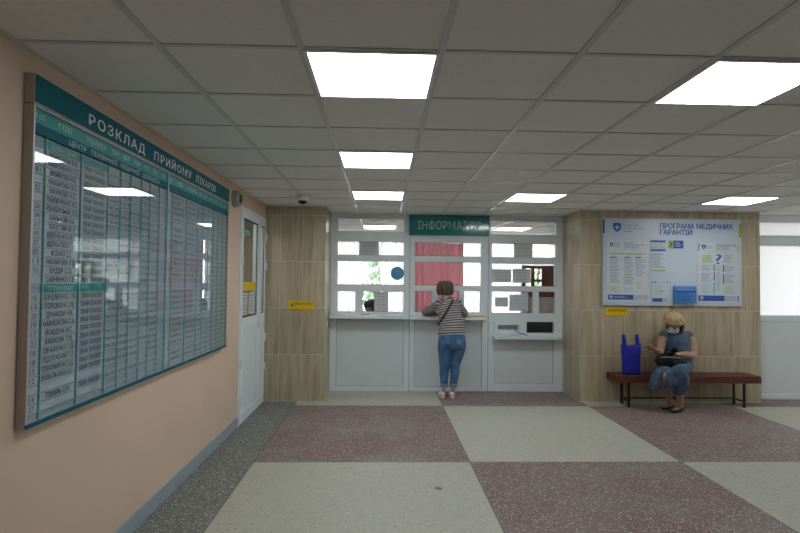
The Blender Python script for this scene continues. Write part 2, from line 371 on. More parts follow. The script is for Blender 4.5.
        if voxel:
            md = o.modifiers.new('r', 'REMESH'); md.mode = 'VOXEL'; md.voxel_size = voxel; md.use_smooth_shade = True
            if smooth_it:
                m2 = o.modifiers.new('s', 'SMOOTH'); m2.iterations = smooth_it; m2.factor = .5
            nm = bpy.data.meshes.new_from_object(o.evaluated_get(bpy.context.evaluated_depsgraph_get()))
            o.modifiers.clear(); o.data = nm; bpy.data.meshes.remove(me); nm.name = name
            if not nm.materials:
                for mm in mats: nm.materials.append(mm)
            for p in nm.polygons: p.use_smooth = True
        if bevel:
            b = o.modifiers.new('bevel', 'BEVEL'); b.width = bevel; b.segments = 2; b.limit_method = 'ANGLE'
        if solid:
            b = o.modifiers.new('thick', 'SOLIDIFY'); b.thickness = solid; b.offset = 0
        if parent is not None: o.parent = parent
        o['_o'] = tuple(org)
        if origin is not None: o.location = org
        return o

def tag(o, label=None, cat=None, group=None, kind=None):
    if label: o['label'] = label
    if cat: o['category'] = cat
    if group: o['group'] = group
    if kind: o['kind'] = kind
    return o
_roots = []
def thing(name, label, cat, loc, group=None):
    o = bpy.data.objects.new(name, None); col.objects.link(o); o.location = loc; o.empty_display_size = .1
    o['_o'] = tuple(loc); _roots.append(o)
    return tag(o, label, cat, group)
def struct(name, mb, m, parent=None, **k):
    o = mb.build(name, m, parent, **k)
    if parent is None: o['kind'] = 'structure'
    return o
def B(*boxes):
    mb = MB()
    for b in boxes: mb.box(*b)
    return mb
def copy_tree(o, loc, label=None):
    c = o.copy(); col.objects.link(c); d = Vector(loc)
    for ch in o.children:
        k = ch.copy(); col.objects.link(k); k.parent = c
        for g in ch.children:
            q = g.copy(); col.objects.link(q); q.parent = k
    c.location = d
    if label: c['label'] = label
    return c

def frame_holes(mb, x0, x1, z0, z1, y0, y1, holes, mi=0):
    """solid plate x0..x1, z0..z1 with rectangular holes, as a grid of boxes"""
    xs = sorted({x0, x1, *[h[0] for h in holes], *[h[1] for h in holes]}); zs = sorted({z0, z1, *[h[2] for h in holes], *[h[3] for h in holes]})
    V = {}
    def vid(i, j, k):
        key = (i, j, k)
        if key not in V: V[key] = len(mb.v); mb.v.append(Vector((xs[i], (y0, y1)[k], zs[j])))
        return V[key]
    nx, nz = len(xs)-1, len(zs)-1
    def solid(i, j):
        if not (0 <= i < nx and 0 <= j < nz): return False
        cx, cz = (xs[i]+xs[i+1])/2, (zs[j]+zs[j+1])/2
        return not any(h[0] < cx < h[1] and h[2] < cz < h[3] for h in holes)
    def F(*q): mb.f.append(q); mb.m.append(mi); mb.sm.append(False)
    for i in range(nx):
        for j in range(nz):
            if not solid(i, j): continue
            F(vid(i, j, 0), vid(i+1, j, 0), vid(i+1, j+1, 0), vid(i, j+1, 0)); F(vid(i, j, 1), vid(i, j+1, 1), vid(i+1, j+1, 1), vid(i+1, j, 1))
            if not solid(i-1, j): F(vid(i, j, 0), vid(i, j+1, 0), vid(i, j+1, 1), vid(i, j, 1))
            if not solid(i+1, j): F(vid(i+1, j, 0), vid(i+1, j, 1), vid(i+1, j+1, 1), vid(i+1, j+1, 0))
            if not solid(i, j-1): F(vid(i, j, 0), vid(i, j, 1), vid(i+1, j, 1), vid(i+1, j, 0))
            if not solid(i, j+1): F(vid(i, j+1, 0), vid(i+1, j+1, 0), vid(i+1, j+1, 1), vid(i, j+1, 1))

# ------------------------------------------------------------------ setting
CZ = 2.573; LX = -1.55; PY = 7.24; QY = 7.94; HX = 9.3; BY = -3.0; OY = 11.5; OX = 4.6
struct('floor', B((LX-.1, HX+.1, BY-.1, OY+.2, -.1, 0)), M['floor'])
# ceiling with its T-bar grid
TX0, TY0, TS = -.956, 2.2987, .6
cb = MB(); cb.box(LX-.1, HX+.1, BY-.1, QY+.06, CZ, CZ+.08); cb.box(LX-.1, OX+.1, QY+.06, OY+.2, CZ, CZ+.08)
ceil = struct('ceiling', cb, M['ceil'])
g = MB()
for i in range(-1, 18):
    x = TX0+TS*i
    if x < LX+.005: x = LX+.012
    if x > HX: break
    y1 = OY if x < OX-.02 else (QY if x < 2.66 else PY)
    segs = [(BY, y1)]
    if x < -.755: segs = [(BY, PY), (QY+.06, OY)]
    elif 2.66 < x < 5.13: segs = [(BY, PY)] + ([(QY+.06, OY)] if x < OX-.02 else [])
    elif x >= 5.13: segs = [(BY, 7.45)]
    for a, b_ in segs: g.box(x-.015, x+.015, a, b_, CZ-.006, CZ)
for j in range(-8, 16):
    y = TY0+TS*j
    if y > OY or y < BY: continue
    x0, x1 = LX, HX
    if y > PY: x0 = LX if y > QY+.07 else -.755; x1 = OX if y > QY+.07 else 2.66
    g.box(x0, x1, y-.012, y+.012, CZ-.0055, CZ)
    if PY < y < 7.45: g.box(5.13, HX, y-.012, y+.012, CZ-.0055, CZ)
g.build('ceiling_grid', M['tbar'], ceil)

struct('wall_left', B((LX-.12, LX, BY, 5.965, 0, CZ), (LX-.12, LX, 7.235, 8.0, 0, CZ), (LX-.12, LX, 5.965, 7.235, 2.40, CZ)), M['peach'])
def frosted_wall(name, wname, axis, plane, sgn, a0, a1, holes):
    w_ = MB(); frame_holes(w_, a0, a1, 0, CZ, 0, .12, holes); f_ = MB(); p_ = MB()
    frame_holes(f_, holes[0][0], holes[-1][1], .8, 2.35, .03, .09, [(h[0]+.06, h[1]-.06, .86, 2.29) for h in holes])
    for h in holes: p_.box(h[0]+.06, h[1]-.06, .055, .061, .86, 2.29)
    for m_ in (w_, f_, p_):
        m_.v = [Vector((p.x, plane-p.y, p.z)) if axis == 'x' else Vector((plane+p.y, p.x, p.z)) for p in m_.v]
        m_.f = [tuple(reversed(q)) for q in m_.f]
    struct(name, w_, M['plain'])
    r = bpy.data.objects.new(wname, None); col.objects.link(r); r['kind'] = 'structure'
    f_.build('window_frame', M['pvc'], r); p_.build('frosted_panes', M['frost_hall'], r)
frosted_wall('wall_right', 'window_6', 'y', HX, 1, BY, 7.6, [(2.9+1.5*k, 4.3+1.5*k, .8, 2.35) for k in range(3)])
struct('wall_front', B((LX-.12, HX+.12, BY-.12, BY, 0, CZ)), M['plain'])
struct('baseboard_left', B((LX, LX+.012, BY, 5.965, 0, .105)), M['skirt'], bevel=.003)

def tiles(mb, axis, a0, a1, plane, rev):
    """tiles .3 wide, .612 high, from a0 towards a1 on a plane; proud by 8 mm"""
    n = 0; d = 1 if a1 > a0 else -1; a = a0
    while (a1-a)*d > .01:
        b = a+.3*d
        if (b-a1)*d > 0: b = a1
        z = .006
        while z < CZ-.01:
            z1 = min(z+.612, CZ)
            lo, hi = min(a, b)+.0028, max(a, b)-.0028
            r = random.random()
            if axis == 'x': mb.box(lo, hi, plane-.002, plane+.001, z+.0028, z1-.0028, 0, r)
            elif rev > 0: mb.box(plane-.001, plane+.002, lo, hi, z+.0028, z1-.0028, 0, r)
            else: mb.box(plane-.002, plane+.001, lo, hi, z+.0028, z1-.0028, 0, r)
            z += .612
        a = b
pl = struct('wall_back_left', B((LX, -.757, PY+.002, 8.0, 0, CZ)), M['grout'])
t = MB(); tiles(t, 'x', -.755, LX, PY+.002, 1); tiles(t, 'y', PY+.002, QY, -.757, 1); t.build('tile_cladding', M['tile'], pl)
pr_ = struct('wall_back_right', B((2.662, 5.13, PY+.002, 8.0, 0, CZ)), M['grout'])
t = MB(); tiles(t, 'x', 2.66, 5.132, PY+.002, 1); tiles(t, 'y', PY+.002, QY, 2.662, -1); tiles(t, 'y', PY+.002, 7.45, 5.13, 1)
t.build('tile_cladding', M['tile'], pr_)

# ------------------------------------------------------------------ framed units (plastic profiles with panes and panels)
def gasket(mb, x0, x1, z0, z1, y, w=.006, mi=0):
    frame_holes(mb, x0-.001, x1+.001, z0-.001, z1+.001, y, y+.004, [(x0+w, x1-w, z0+w, z1-w)], mi)

def window_unit(name, label, x0, x1, holes, panels, openings=(), kind=None):
    """holes are glazed openings; panels solid infills; openings left open"""
    if kind:
        root = bpy.data.objects.new(name, None); col.objects.link(root); root.location = ((x0+x1)/2, QY, 0); root['_o'] = ((x0+x1)/2, QY, 0); root['kind'] = kind; _roots.append(root)
    else: root = thing(name, label, 'service window', ((x0+x1)/2, QY, 0), 'reception windows of the partition')
    f = MB(); frame_holes(f, x0+.004, x1-.004, 0.0, CZ, QY, QY+.06, list(holes)+list(panels)+list(openings))
    f.build('frame', M['pvc'], root, bevel=.004)
    for h in holes:
        p = B((h[0], h[1], QY+.028, QY+.032, h[2], h[3])).build('pane', M['glass'], root)
        gk = MB(); gasket(gk, h[0], h[1], h[2], h[3], QY+.022, .004); gk.build('gasket', M['gasket'], p).parent = p
    for h in panels:
        pn_ = B((h[0], h[1], QY+.016, QY+.05, h[2], h[3])).build('lower_panel', M['pvc_panel'], root)
        gk = MB(); frame_holes(gk, h[0], h[1], h[2], h[3], QY+.012, QY+.017, [(h[0]+.006, h[1]-.006, h[2]+.006, h[3]-.006)]); gk.build('bead', M['bead'], pn_)
    B((x1-.010, x1+.003, QY+.025, QY+.055, 0, CZ)).build('joint_strip', M['bead'], root)
    return root

def shelf(root, x0, x1, z1, y0=7.75, t=.05):
    s = MB(); s.box(x0, x1, y0, QY, z1-.028, z1); s.box(x0, x1, y0, y0+.018, z1-t, z1-.028)
    s.build('counter_shelf', M['pvc'], root, bevel=.006)
S1 = window_unit('service_window', 'glazed reception window with blue round sticker left of the teal sign', -.755, .40,
    [(-.662, .320, 2.310, 2.506), (-.657, .316, 1.972, 2.164), (-.654, .318, 1.538, 1.880), (-.648, -.386, 1.146, 1.439), (-.285, .318, 1.146, 1.440)],
    [(-.659, .318, .068, 1.04)])
shelf(S1, -.745, .385, 1.105)
S2 = window_unit('service_window', 'middle reception window under the teal sign, pink curtain behind its glass', .40, 1.553,
    [(.471, 1.446, 1.966, 2.165), (.473, 1.447, 1.536, 1.878), (.477, .723, 1.146, 1.455), (.818, 1.119, 1.150, 1.455), (1.203, 1.439, 1.147, 1.457)],
    [(.476, 1.463, .062, 1.04)])
shelf(S2, .425, 1.50, 1.098)
S3 = window_unit('service_window', 'reception window right of the teal sign with cash hatch and dark slot window', 1.553, 2.66,
    [(1.585, 2.569, 2.295, 2.497), (1.604, 2.560, 1.964, 2.162), (1.606, 2.561, 1.537, 1.867), (1.608, 2.214, 1.144, 1.457), (2.302, 2.548, 1.145, 1.460), (2.122, 2.526, .856, 1.016)],
    [(1.643, 2.516, .115, .76)], [(1.692, 2.004, .895, .968)])
shelf(S3, 1.62, 2.60, .822, 7.78)
h = MB(); frame_holes(h, 1.645, 2.05, .832, 1.028, QY-.012, QY, [(1.692, 2.004, .895, .968)]); h.build('hatch_frame', M['pvc'], S3, bevel=.003)
h = MB(); h.box(1.692, 2.004, QY+.062, QY+.066, .895, .968); h.build('hatch_back', M['alu'], S3)

# right-hand partition: frosted window over a white panel
wroot = bpy.data.objects.new('window_1', None); col.objects.link(wroot); wroot['kind'] = 'structure'; wroot.location = (7.25, 7.45, 0); wroot['_o'] = (7.25, 7.45, 0); _roots.append(wroot)
f = MB(); hs, pn = [], []
for k in range(3):
    xa = 5.13+1.39*k; xb = xa+1.39
    hs += [(xa+.085, xb-.06, 2.285, 2.470), (xa+.085, xb-.06, 1.165, 2.145)]; pn += [(xa+.085, xb-.06, .075, 1.09)]
frame_holes(f, 5.13, HX, 0, CZ, 7.45, 7.51, hs+pn); f.build('frame', M['pvc'], wroot, bevel=.004)
for h_ in hs: B((h_[0], h_[1], 7.475, 7.481, h_[2], h_[3])).build('frosted_pane', M['frost'], wroot)
for h_ in pn: B((h_[0], h_[1], 7.462, 7.50, h_[2], h_[3])).build('lower_panel', M['pvc_panel'], wroot)

# ------------------------------------------------------------------ left door
d = bpy.data.objects.new('door_1', None); col.objects.link(d); d['kind'] = 'structure'; d.location = (LX, 6.6, 0); d['_o'] = (LX, 6.6, 0); _roots.append(d)
def side_frame(y0, y1, z0, z1, x0, x1, holes):
    m = MB(); frame_holes(m, y0, y1, z0, z1, x0, x1, holes); m.v = [Vector((p.y, p.x, p.z)) for p in m.v]; m.f = [tuple(reversed(q)) for q in m.f]; return m
side_frame(5.965, 7.235, 0, 2.40, LX-.06, LX+.010, [(6.0, 6.86, .012, 2.36), (6.875, 7.20, .012, 2.36)]).build('door_frame', M['pvc'], d, bevel=.003)
leaf = side_frame(6.003, 6.857, .015, 2.357, LX-.05, LX+.018, [(6.05, 6.765, 1.165, 2.278), (6.09, 6.745, .12, 1.06)]).build('door_leaf', M['pvc'], d, bevel=.004)
B((LX-.035, LX+.008, 6.09, 6.745, .12, 1.06)).build('lower_panel', M['pvc_panel'], leaf)
B((LX-.012, LX-.008, 6.05, 6.765, 1.165, 2.278)).build('pane', M['glass'], leaf)
g_ = side_frame(6.05, 6.765, 1.165, 2.278, LX-.004, LX+.004, [(6.062, 6.753, 1.177, 2.266)]); g_.build('gasket', M['gasket'], leaf)
leaf2 = side_frame(6.878, 7.197, .015, 2.357, LX-.05, LX+.018, [(6.93, 7.15, 1.165, 2.278), (6.93, 7.15, .12, 1.06)]).build('door_leaf', M['pvc'], d, bevel=.004)
B((LX-.035, LX+.008, 6.93, 7.15, .12, 1.06)).build('lower_panel', M['pvc_panel'], leaf2)
B((LX-.012, LX-.008, 6.93, 7.15, 1.165, 2.278)).build('pane', M['glass'], leaf2)
g_ = side_frame(6.93, 7.15, 1.165, 2.278, LX-.004, LX+.004, [(6.94, 7.14, 1.175, 2.268)]); g_.build('gasket', M['gasket'], leaf2)
for y_, zz in ((6.0, (.22, .62, 1.75, 2.05)), (7.2, (.42, .80, 1.72, 2.1))):
    for z_ in zz: B((LX+.012, LX+.034, y_-.012, y_+.012, z_, z_+.10)).build('hinge', M['pvc'], d, bevel=.003)
k_ = MB(); k_.box(LX+.018, LX+.026, 6.795, 6.825, .98, 1.13); k_.cyl((LX+.026, 6.81, 1.03), (LX+.034, 6.81, 1.03), .012, mi=1); k_.build('lock_plate', [M['pvc'], M['alu']], leaf, bevel=.002)
# side corridor behind the door glass, coloured olive for the glass's reflections
struct('wall_corridor', B((LX-1.3, LX-1.2, 5.2, 8.0, 0, CZ), (LX-1.3, LX-.12, 5.1, 5.2, 0, CZ), (LX-1.3, LX-.12, 8.0, 8.1, 0, CZ), (LX-1.3, LX-.12, 5.1, 8.1, CZ, CZ+.08), (LX-1.3, LX-.1, 5.1, 8.1, -.1, 0)), mat('olive_reflection', (.42, .36, .25), .8))
# stickers and papers on the door
o_ = B((LX-.0075, LX-.0065, 6.062, 6.753, 1.465, 1.565)).build('warning_strip', M['yellow']); tag(o_, 'plain yellow strip across the glass of the white side door', 'strip')
def door_paper(y0, y1, z0, z1, label, teal=False):
    m = MB(); m.box(LX-.0075, LX-.0065, y0, y1, z0, z1)
    for k in range(7 if not teal else 2):
        zz = z1-(z1-z0)*(k+1)/(8 if not teal else 3); m.box(LX-.0066, LX-.0058, y0+.03, y1-.03-random.random()*.05, zz-.005, zz+.004, 1)
    o = m.build('paper_notice' if not teal else 'door_plate', [M['teal'] if teal else M['paper_grey'], M['letter'] if teal else M['ink_grey']]); tag(o, label, 'notice' if not teal else 'sign', None)
door_paper(6.10, 6.36, 1.19, 1.44, 'left of two paper notices under the yellow strip on the side door')
door_paper(6.43, 6.69, 1.19, 1.44, 'right of two paper notices under the yellow strip on the side door')
door_paper(6.95, 7.13, 1.185, 1.50, 'tall paper notice low in the narrow glass of the side door')
door_paper(6.22, 6.50, 2.085, 2.175, 'small teal plate high on the glass of the side door', True)

# ------------------------------------------------------------------ ceiling lights
def light(x, y, label):
    r = thing('ceiling_light', label, 'ceiling light', (x, y, CZ), 'square panel lights in the suspended ceiling')
    f = MB(); frame_holes(f, x-.294, x+.294, y-.294, y+.294, 0, .007, [(x-.277, x+.277, y-.277, y+.277)])
    f.v = [Vector((p.x, p.z, CZ-.012+p.y)) for p in f.v]; f.f = [tuple(reversed(q)) for q in f.f]
    f.build('frame', M['lampframe'], r)
    B((x-.277, x+.277, y-.277, y+.277, CZ-.010, CZ-.001)).build('diffuser', M['lamp'], r)
    return r
def cell(i, j): return TX0+TS*(i+.5), TY0+TS*(j+.5)
src = light(*cell(1, 0), 'large glowing ceiling panel nearest the camera, left of centre')
for (i, j), lab in {(4, 0): 'glowing ceiling panel at the upper right, cut by the frame',
                    (1, 3): 'second glowing panel of the three in a row before the left window',
                    (1, 6): 'farthest of three panels in a row, close to the left reception window',
                    (4, 6): 'glowing panel just in front of the right reception window',
                    (8, 6): 'glowing panel above the bench and information board'}.items():
    x, y = cell(i, j); copy_tree(src, (x, y, CZ), lab)
for (i, j), lab in {(1, 12): 'glowing panel in the office ceiling behind the left transom pane', (5, 12): 'glowing panel in the office ceiling behind the right transom pane'}.items():
    x, y = cell(i, j); copy_tree(src, (x, y, CZ), lab)
for i, j in ((11, 2), (14, 2)):
    x, y = cell(i, j); copy_tree(src, (x, y, CZ), 'added light panel in the part of the hall right of the view')  # unseen panels put in for the light they give the hall

copy_tree(src, (LX-.75, 6.3, CZ), 'added light panel in the side corridor behind the white door')  # unseen lamp added to brighten what shows through the door glass
# ------------------------------------------------------------------ dome camera, siren, switch
r = thing('security_camera', 'small white dome camera under the ceiling by the tiled corner', 'camera', (-.935, 6.33, CZ))
m = MB(); m.lathe([(.085, 0), (.085, -.045), (.078, -.06), (.056, -.064)], (-.935, 6.33, CZ)); m.build('housing', M['camwhite'], r)
m = MB(); m.lathe([(.052, -.062), (.048, -.078), (.036, -.092), (.018, -.10), (.004, -.102)], (-.935, 6.33, CZ)); m.build('dome', M['camdark'], r)
r = thing('alarm_siren', 'round grey alarm siren high on the wall beside the door', 'alarm', (LX, 5.68, 2.425))
ax = Vector((1, 0, 0)); c0 = (LX, 5.68, 2.425)
m = MB(); m.lathe([(.09, 0), (.09, .02), (.084, .026)], c0, ax); m.build('back_plate', M['siren'], r)
m = MB(); m.lathe([(.082, .02), (.082, .05), (.075, .064), (.05, .07)], c0, ax); m.build('body', M['siren'], r)
m = MB(); m.lathe([(.048, .066), (.044, .082), (.02, .09), (.004, .091)], c0, ax); m.build('lens', M['siren_dark'], r)
m = MB()
for k in range(3): m.box(LX+.066, LX+.078, 5.61, 5.75, 2.425-.045+.045*k-.004, 2.425-.045+.045*k+.004)
m.build('grille_bar', M['siren'], r)
r = thing('light_switch', 'small white switch on the side of the tiled wall', 'switch', (-.755, 7.47, 1.0))
B((-.755, -.745, 7.43, 7.51, .96, 1.04)).build('switch_plate', M['pvc'], r, bevel=.002); B((-.745, -.740, 7.45, 7.49, .975, 1.025)).build('rocker', M['pvc'], r)

# ------------------------------------------------------------------ schedule board on the left wall
Y0, Y1, Z0, Z1 = 2.375, 5.355, .942, 2.468
XF = LX+.045
bd = thing('schedule_board', 'huge grey and teal framed board of timetable rows on the peach wall', 'notice board', (LX, (Y0+Y1)/2, Z0))
m = MB(); m.box(LX, LX+.025, Y0+.004, Y1-.004, Z0+.004, 2.334); m.build('back_panel', M['bpanel'], bd)
side_frame(Y0, Y1, Z0, 2.336, LX, XF, [(Y0+.012, Y1-.012, Z0+.014, 2.326)]).build('frame', M['alu'], bd, bevel=.002)
B((XF-.002, XF+.004, Y0, Y1, Z0-.003, Z0+.015)).build('bottom_trim', M['teal_dark'], bd)
hd = MB(); hd.box(LX, XF-.001, Y0, Y1, 2.340, Z1, 1); hd.box(XF-.001, XF+.003, Y0+.006, Y1-.004, 2.345, Z1-.004, 0)
hdo = hd.build('header_panel', [M['teal_dark'], M['alu']], bd)
for wd_, y_, wid in (('РОЗКЛАД', 3.125, .65), ('ПРИЙОМУ', 3.94, .69), ('ЛІКАРІВ', 4.645, .51)):
    tx = MB(); tx.text(wd_, (XF+.004, y_, 2.395), LEFTW, wid, .056, bold=.022, space=1.25); tx.build('lettering', M['letter'], hdo)
XP = LX+.025
mid = 3.865
colsL = [2.387, 2.483, 2.775, 3.044, 3.19, 3.317, 3.463, 3.59, 3.736, mid]
colsR = [mid+.012, 3.965, 4.245, 4.50, 4.64, 4.78, 4.92, 5.06, 5.20, 5.343]
hs = MB(); hs.box(XP, XP+.006, Y0+.012, Y1-.012, 2.262, 2.326)
hso = hs.build('column_heading_strip', M['teal'], bd)
for cols_ in (colsL, colsR):
    for k, wd in enumerate(('№ КАБ', 'ПІБ', 'СПЕЦІАЛЬНІСТЬ', 'ПН', 'ВТ', 'СР', 'ЧТ', 'ПТ', 'СБ')):
        a, b_ = cols_[k], cols_[k+1]; ht = MB()
        ht.text(wd, (XP+.0065, (a+b_)/2, 2.295), LEFTW, min((b_-a)*.75, .036*len(wd)), .026)
        ht.build('heading_text', M['letter_dim'], hso)
bn = MB(); bn.box(XP, XF-.004, 2.395, mid-.01, 2.212, 2.258); bn.box(XP, XF-.004, mid+.02, Y1-.014, 2.212, 2.258)
bno = bn.build('section_band', M['teal_dark'], bd)
for wd_, y_, wid in (('ЦЕНТР', 2.72, .15), ('ПЕРВИННОЇ', 2.98, .27), ('МЕДИЧНОЇ', 3.28, .24), ('ДОПОМОГИ', 3.57, .25)):
    bt = MB(); bt.text(wd_, (XF-.0035, y_, 2.235), LEFTW, wid, .026); bt.build('lettering', M['letter_dim'], bno)
names = ['', 'МОЙСЕЄВА В.В.', 'ЛАВРІНЕНКО О.І.', 'МОЙНОВА В.В.', 'НАХАРОВА М.О.', 'НАУМОВА Н.С.', 'ПАВЛЮЧЕНКО М.С.', 'РЕМІНСЬКА Л.І.', 'ХАРЬКОВ О.А.', 'ХВОСТИК Ю.З.', 'ШЕВЧЕНКО М.С.', 'ЩЕРБАТЮК Г.Н.', 'ЮХНО І.І.', 'НАЗАРОВА Р.В.', 'БУДІР С.О.', 'САВЧЕНКО Г.Б.', None,
         'БОНДАРЕНКО Т.М.', 'ГОЛОВІНА І.М.', 'ДУНАЄВА Н.В.', 'НАРИШКОВА С.А.', 'ЙОВДІНА М.С.', 'КРЮКОВА Т.М.', 'ОВЧАРЕНКО О.В.', 'ПІДЛУЖНИЙ Г.О.', 'ПОНОМАРЕНКО З.Д.', 'РАФАЛЬСЬКА Н.С.', '', 'ТОКАРЬ О.М.', '', '']
rooms = ['82', '', '29', '81', '', '32', '', '28', '34', '21', '90', '37', '82', '11', '33', None, '', '16', '13', '20', '19', '17', '21', '18', '18', '15', '12', '', '14', '27', '']
P_ = .0405; zt = 2.205
pm, pr2, ps, rm = MB(), MB(), MB(), MB()
hours = ['8.00-12.00', '14.00-18.00', '8.00-14.00', '13.00-19.00', '9.00-13.00']
np_ = 0
grid = MB(); pr_ink = MB()
for k in range(31):
    z = zt-P_*(k+.5)
    if z < Z0+.03: break
    teal_row = names[k] is None
    grid.box(XP, XP+.010, Y0+.014, Y1-.014, z-P_/2-.0012, z-P_/2+.0012)
    a, b_ = colsL[1], colsL[2]
    if teal_row or k == 0:
        m = B((XP, XP+.004, a+.008, b_-.008, z-.017, z+.017), (XP, XP+.004, b_+.008, colsL[3]-.008, z-.017, z+.017)); m.text('СІМЕЙНІ ЛІКАРІ', (XP+.0042, (a+b_)/2, z), LEFTW, .2, .02, 1)
        m.build('section_plate', [M['teal'], M['letter_dim']], bd); continue
    n = names[k]
    m = B((XP, XP+.004, a+.008, b_-.008, z-.017, z+.017))
    if n: m.text(n, (XP+.0042, (a+b_)/2, z), LEFTW, min(.25, .0178*len(n)), .024, 1, bold=.022)
    m.build('name_plate', [M['plate'], M['ink']], bd)
    m = B((XP, XP+.004, colsL[0]+.006, a-.006, z-.017, z+.017))
    if rooms[k]: m.text(rooms[k], (XP+.0042, (colsL[0]+a)/2, z), LEFTW, .036, .024, 1)
    m.build('room_plate', [M['plate'], M['ink']], bd)
    m = B((XP, XP+.004, b_+.008, colsL[3]-.008, z-.017, z+.017))
    if n: m.text('ЛІКАР-ТЕРАПЕВТ', (XP+.0042, (b_+colsL[3])/2, z), LEFTW, .215, .023, 1, bold=.022)
    m.build('specialty_plate', [M['plate'], M['ink']], bd)
    if n:
        for q in range(3, 8):
            if random.random() < .72:
                y_ = (colsL[q]+colsL[q+1])/2; pr_ink.box(XP, XP+.003, colsL[q]+.008, colsL[q+1]-.008, z-.016, z+.016, 1)
                pr_ink.text(random.choice(hours), (XP+.0032, y_, z), LEFTW, .108, .020, bold=.022)
for k in range(30):
    z = zt-P_*(k+.5)
    if z < Z0+.05: break
    if random.random() < .12: continue
    for q in range(9):
        if q > 2 and random.random() < .35: continue
        y_ = (colsR[q]+colsR[q+1])/2
        pr_ink.box(XP, XP+.003, colsR[q]+.008, colsR[q+1]-.008, z-.016, z+.016, 1)
        if q == 0: pr_ink.text(str(random.choice([12, 14, 15, 21, 33])), (XP+.0032, y_, z), LEFTW, .03, .02)
        else: pr_ink.text('ЛІКАР-ТЕРАПЕВТ' if q == 2 else random.choice([n for n in names if n]) if q == 1 else random.choice(hours), (XP+.0032, y_, z), LEFTW, (colsR[q+1]-colsR[q])*.76, .020, bold=.022)
grid.build('row_rail', M['rail'], bd); pr_ink.build('timetable_print', [M['ink'], M['plate']], bd)
for y_ in colsL[1:-1]+colsR[1:-1]:
    B((XP, XP+.012, y_-.0028, y_+.0028, Z0+.016, 2.21)).build('column_rail', M['rail'], bd)
B((XP, XP+.016, mid-.004, mid+.014, Z0+.016, 2.326)).build('centre_rail', M['rail'], bd)
B((XF-.007, XF-.003, Y0+.010, Y1-.010, Z0+.012, 2.205)).build('glass_cover', M['cover_glass'], bd)

# ------------------------------------------------------------------ signs
sg = thing('reception_sign', 'glossy teal sign with white letters over the middle reception window', 'sign', (.97, QY, 2.268))
B((-.589, .589, -.03, -.004, 2.268, 2.560)).build('sign_panel', M['teal_sign'], None, bevel=.003).parent = sg
m = MB(); m.text('ІНФОРМАТОР', (-.0, -.031, 2.415), FRONT, .92, .120, bold=0, space=1.1); m.build('lettering', M['letter_dim'], None).parent = sg
for ch in sg.children:
    ch.data.transform(Matrix.Translation((0, 0, -2.268)))
sg['_done'] = 1

def yellow(x0, x1, z0, z1, body, label, arrow=False):
    r = thing('direction_plate', label, 'sign', ((x0+x1)/2, PY, z0))
    B((x0, x1, PY-.006, PY, z0, z1)).build('plate', M['yellow'], r)
    m = MB(); off = .05 if arrow else 0
    m.text(body, ((x0+x1)/2+off/2+.01, PY-.0062, (z0+z1)/2+.018), FRONT, (x1-x0)*(.66 if arrow else .82), .036)
    if arrow:
        m.add([(x0+.03, PY-.0075, (z0+z1)/2+.002), (x0+.06, PY-.0075, (z0+z1)/2-.018), (x0+.06, PY-.0075, (z0+z1)/2+.022)], [(0, 1, 2)])
        m.box(x0+.085, x0+.089, PY-.0075, PY-.006, z0+.03, z1-.025)
    m.build('lettering', M['ink'], r)
yellow(-1.236, -.892, 1.207, 1.323, 'ФЛЮОРОГРАФІЯ', 'yellow plate with arrow on the left tiled wall beside the door', True)
yellow(2.999, 3.292, 1.156, 1.268, 'ІНФОРМАЦІЯ', 'yellow plate just below the white information board')

# information board on the right-hand tiled wall
BX0, BX1, BZ0, BZ1 = 2.955, 4.855, 1.297, 2.472; BYF = PY-.03
ib = thing('information_board', 'wide white board with blue heading and shield emblem on the tiled wall', 'notice board', ((BX0+BX1)/2, PY, BZ0))
B((BX0, BX1, BYF, PY-.003, BZ0, BZ1)).build('board', M['poster'], ib, bevel=.004)
def UX(px): return BX0+(px-58)/(672-58)*(BX1-BX0)
def UZ(py): return BZ1-(py-80)/(470-80)*(BZ1-BZ0)
def pbox(m, a, b_, c, d_, mi=0, y=BYF, t=.0015): m.box(UX(a), UX(b_), y-t, y, UZ(d_), UZ(c), mi)
def lines(m, a, b_, c, d_, n, mi, y=BYF, t=.0015, fill=.45):
    for k in range(n):
        z = c+(d_-c)*(k+.5)/n; hh = (d_-c)/n*fill/2
        pbox(m, a, a+(b_-a)*random.uniform(.6, 1), z-hh, z+hh, mi, y, t)
def shield(m, px, py, s, mi, mw, y=BYF):
    cx, cz = UX(px), UZ(py); k = (BX1-BX0)/614*s
    pts = [(-1, .95), (0, 1.15), (1, .95), (1, -.1), (.75, -.65), (0, -1.15), (-.75, -.65), (-1, -.1)]
    m.add([(cx+a*k, y-.002, cz+b_*k) for a, b_ in pts], [tuple(range(7, -1, -1))], mi)
    m.box(cx-.5*k, cx+.5*k, y-.003, y-.002, cz-.15*k, cz+.15*k, mw); m.box(cx-.15*k, cx+.15*k, y-.003, y-.002, cz-.5*k, cz+.5*k, mw)
m = MB(); pbox(m, 57.5, 66, 88, 150, 0); m.build('blue_bar', M['shield'], ib)
m = MB(); pbox(m, 661, 671, 100, 160, 0); m.build('lime_bar', M['lime'], ib)
m = MB(); shield(m, 120, 122, 18, 0, 1); m.build('shield_emblem', [M['shield'], M['poster']], ib)
m = MB(); m.text('ПРОГРАМА МЕДИЧНИХ', (UX(310), BYF-.001, UZ(113)), FRONT, UX(633)-UX(310), .070, 0, align='L', bold=.03)
m.text('ГАРАНТІЙ', (UX(310), BYF-.001, UZ(141)), FRONT, UX(452)-UX(310), .070, 0, align='L', bold=.03); m.build('heading_lettering', M['blue'], ib)
m = MB()
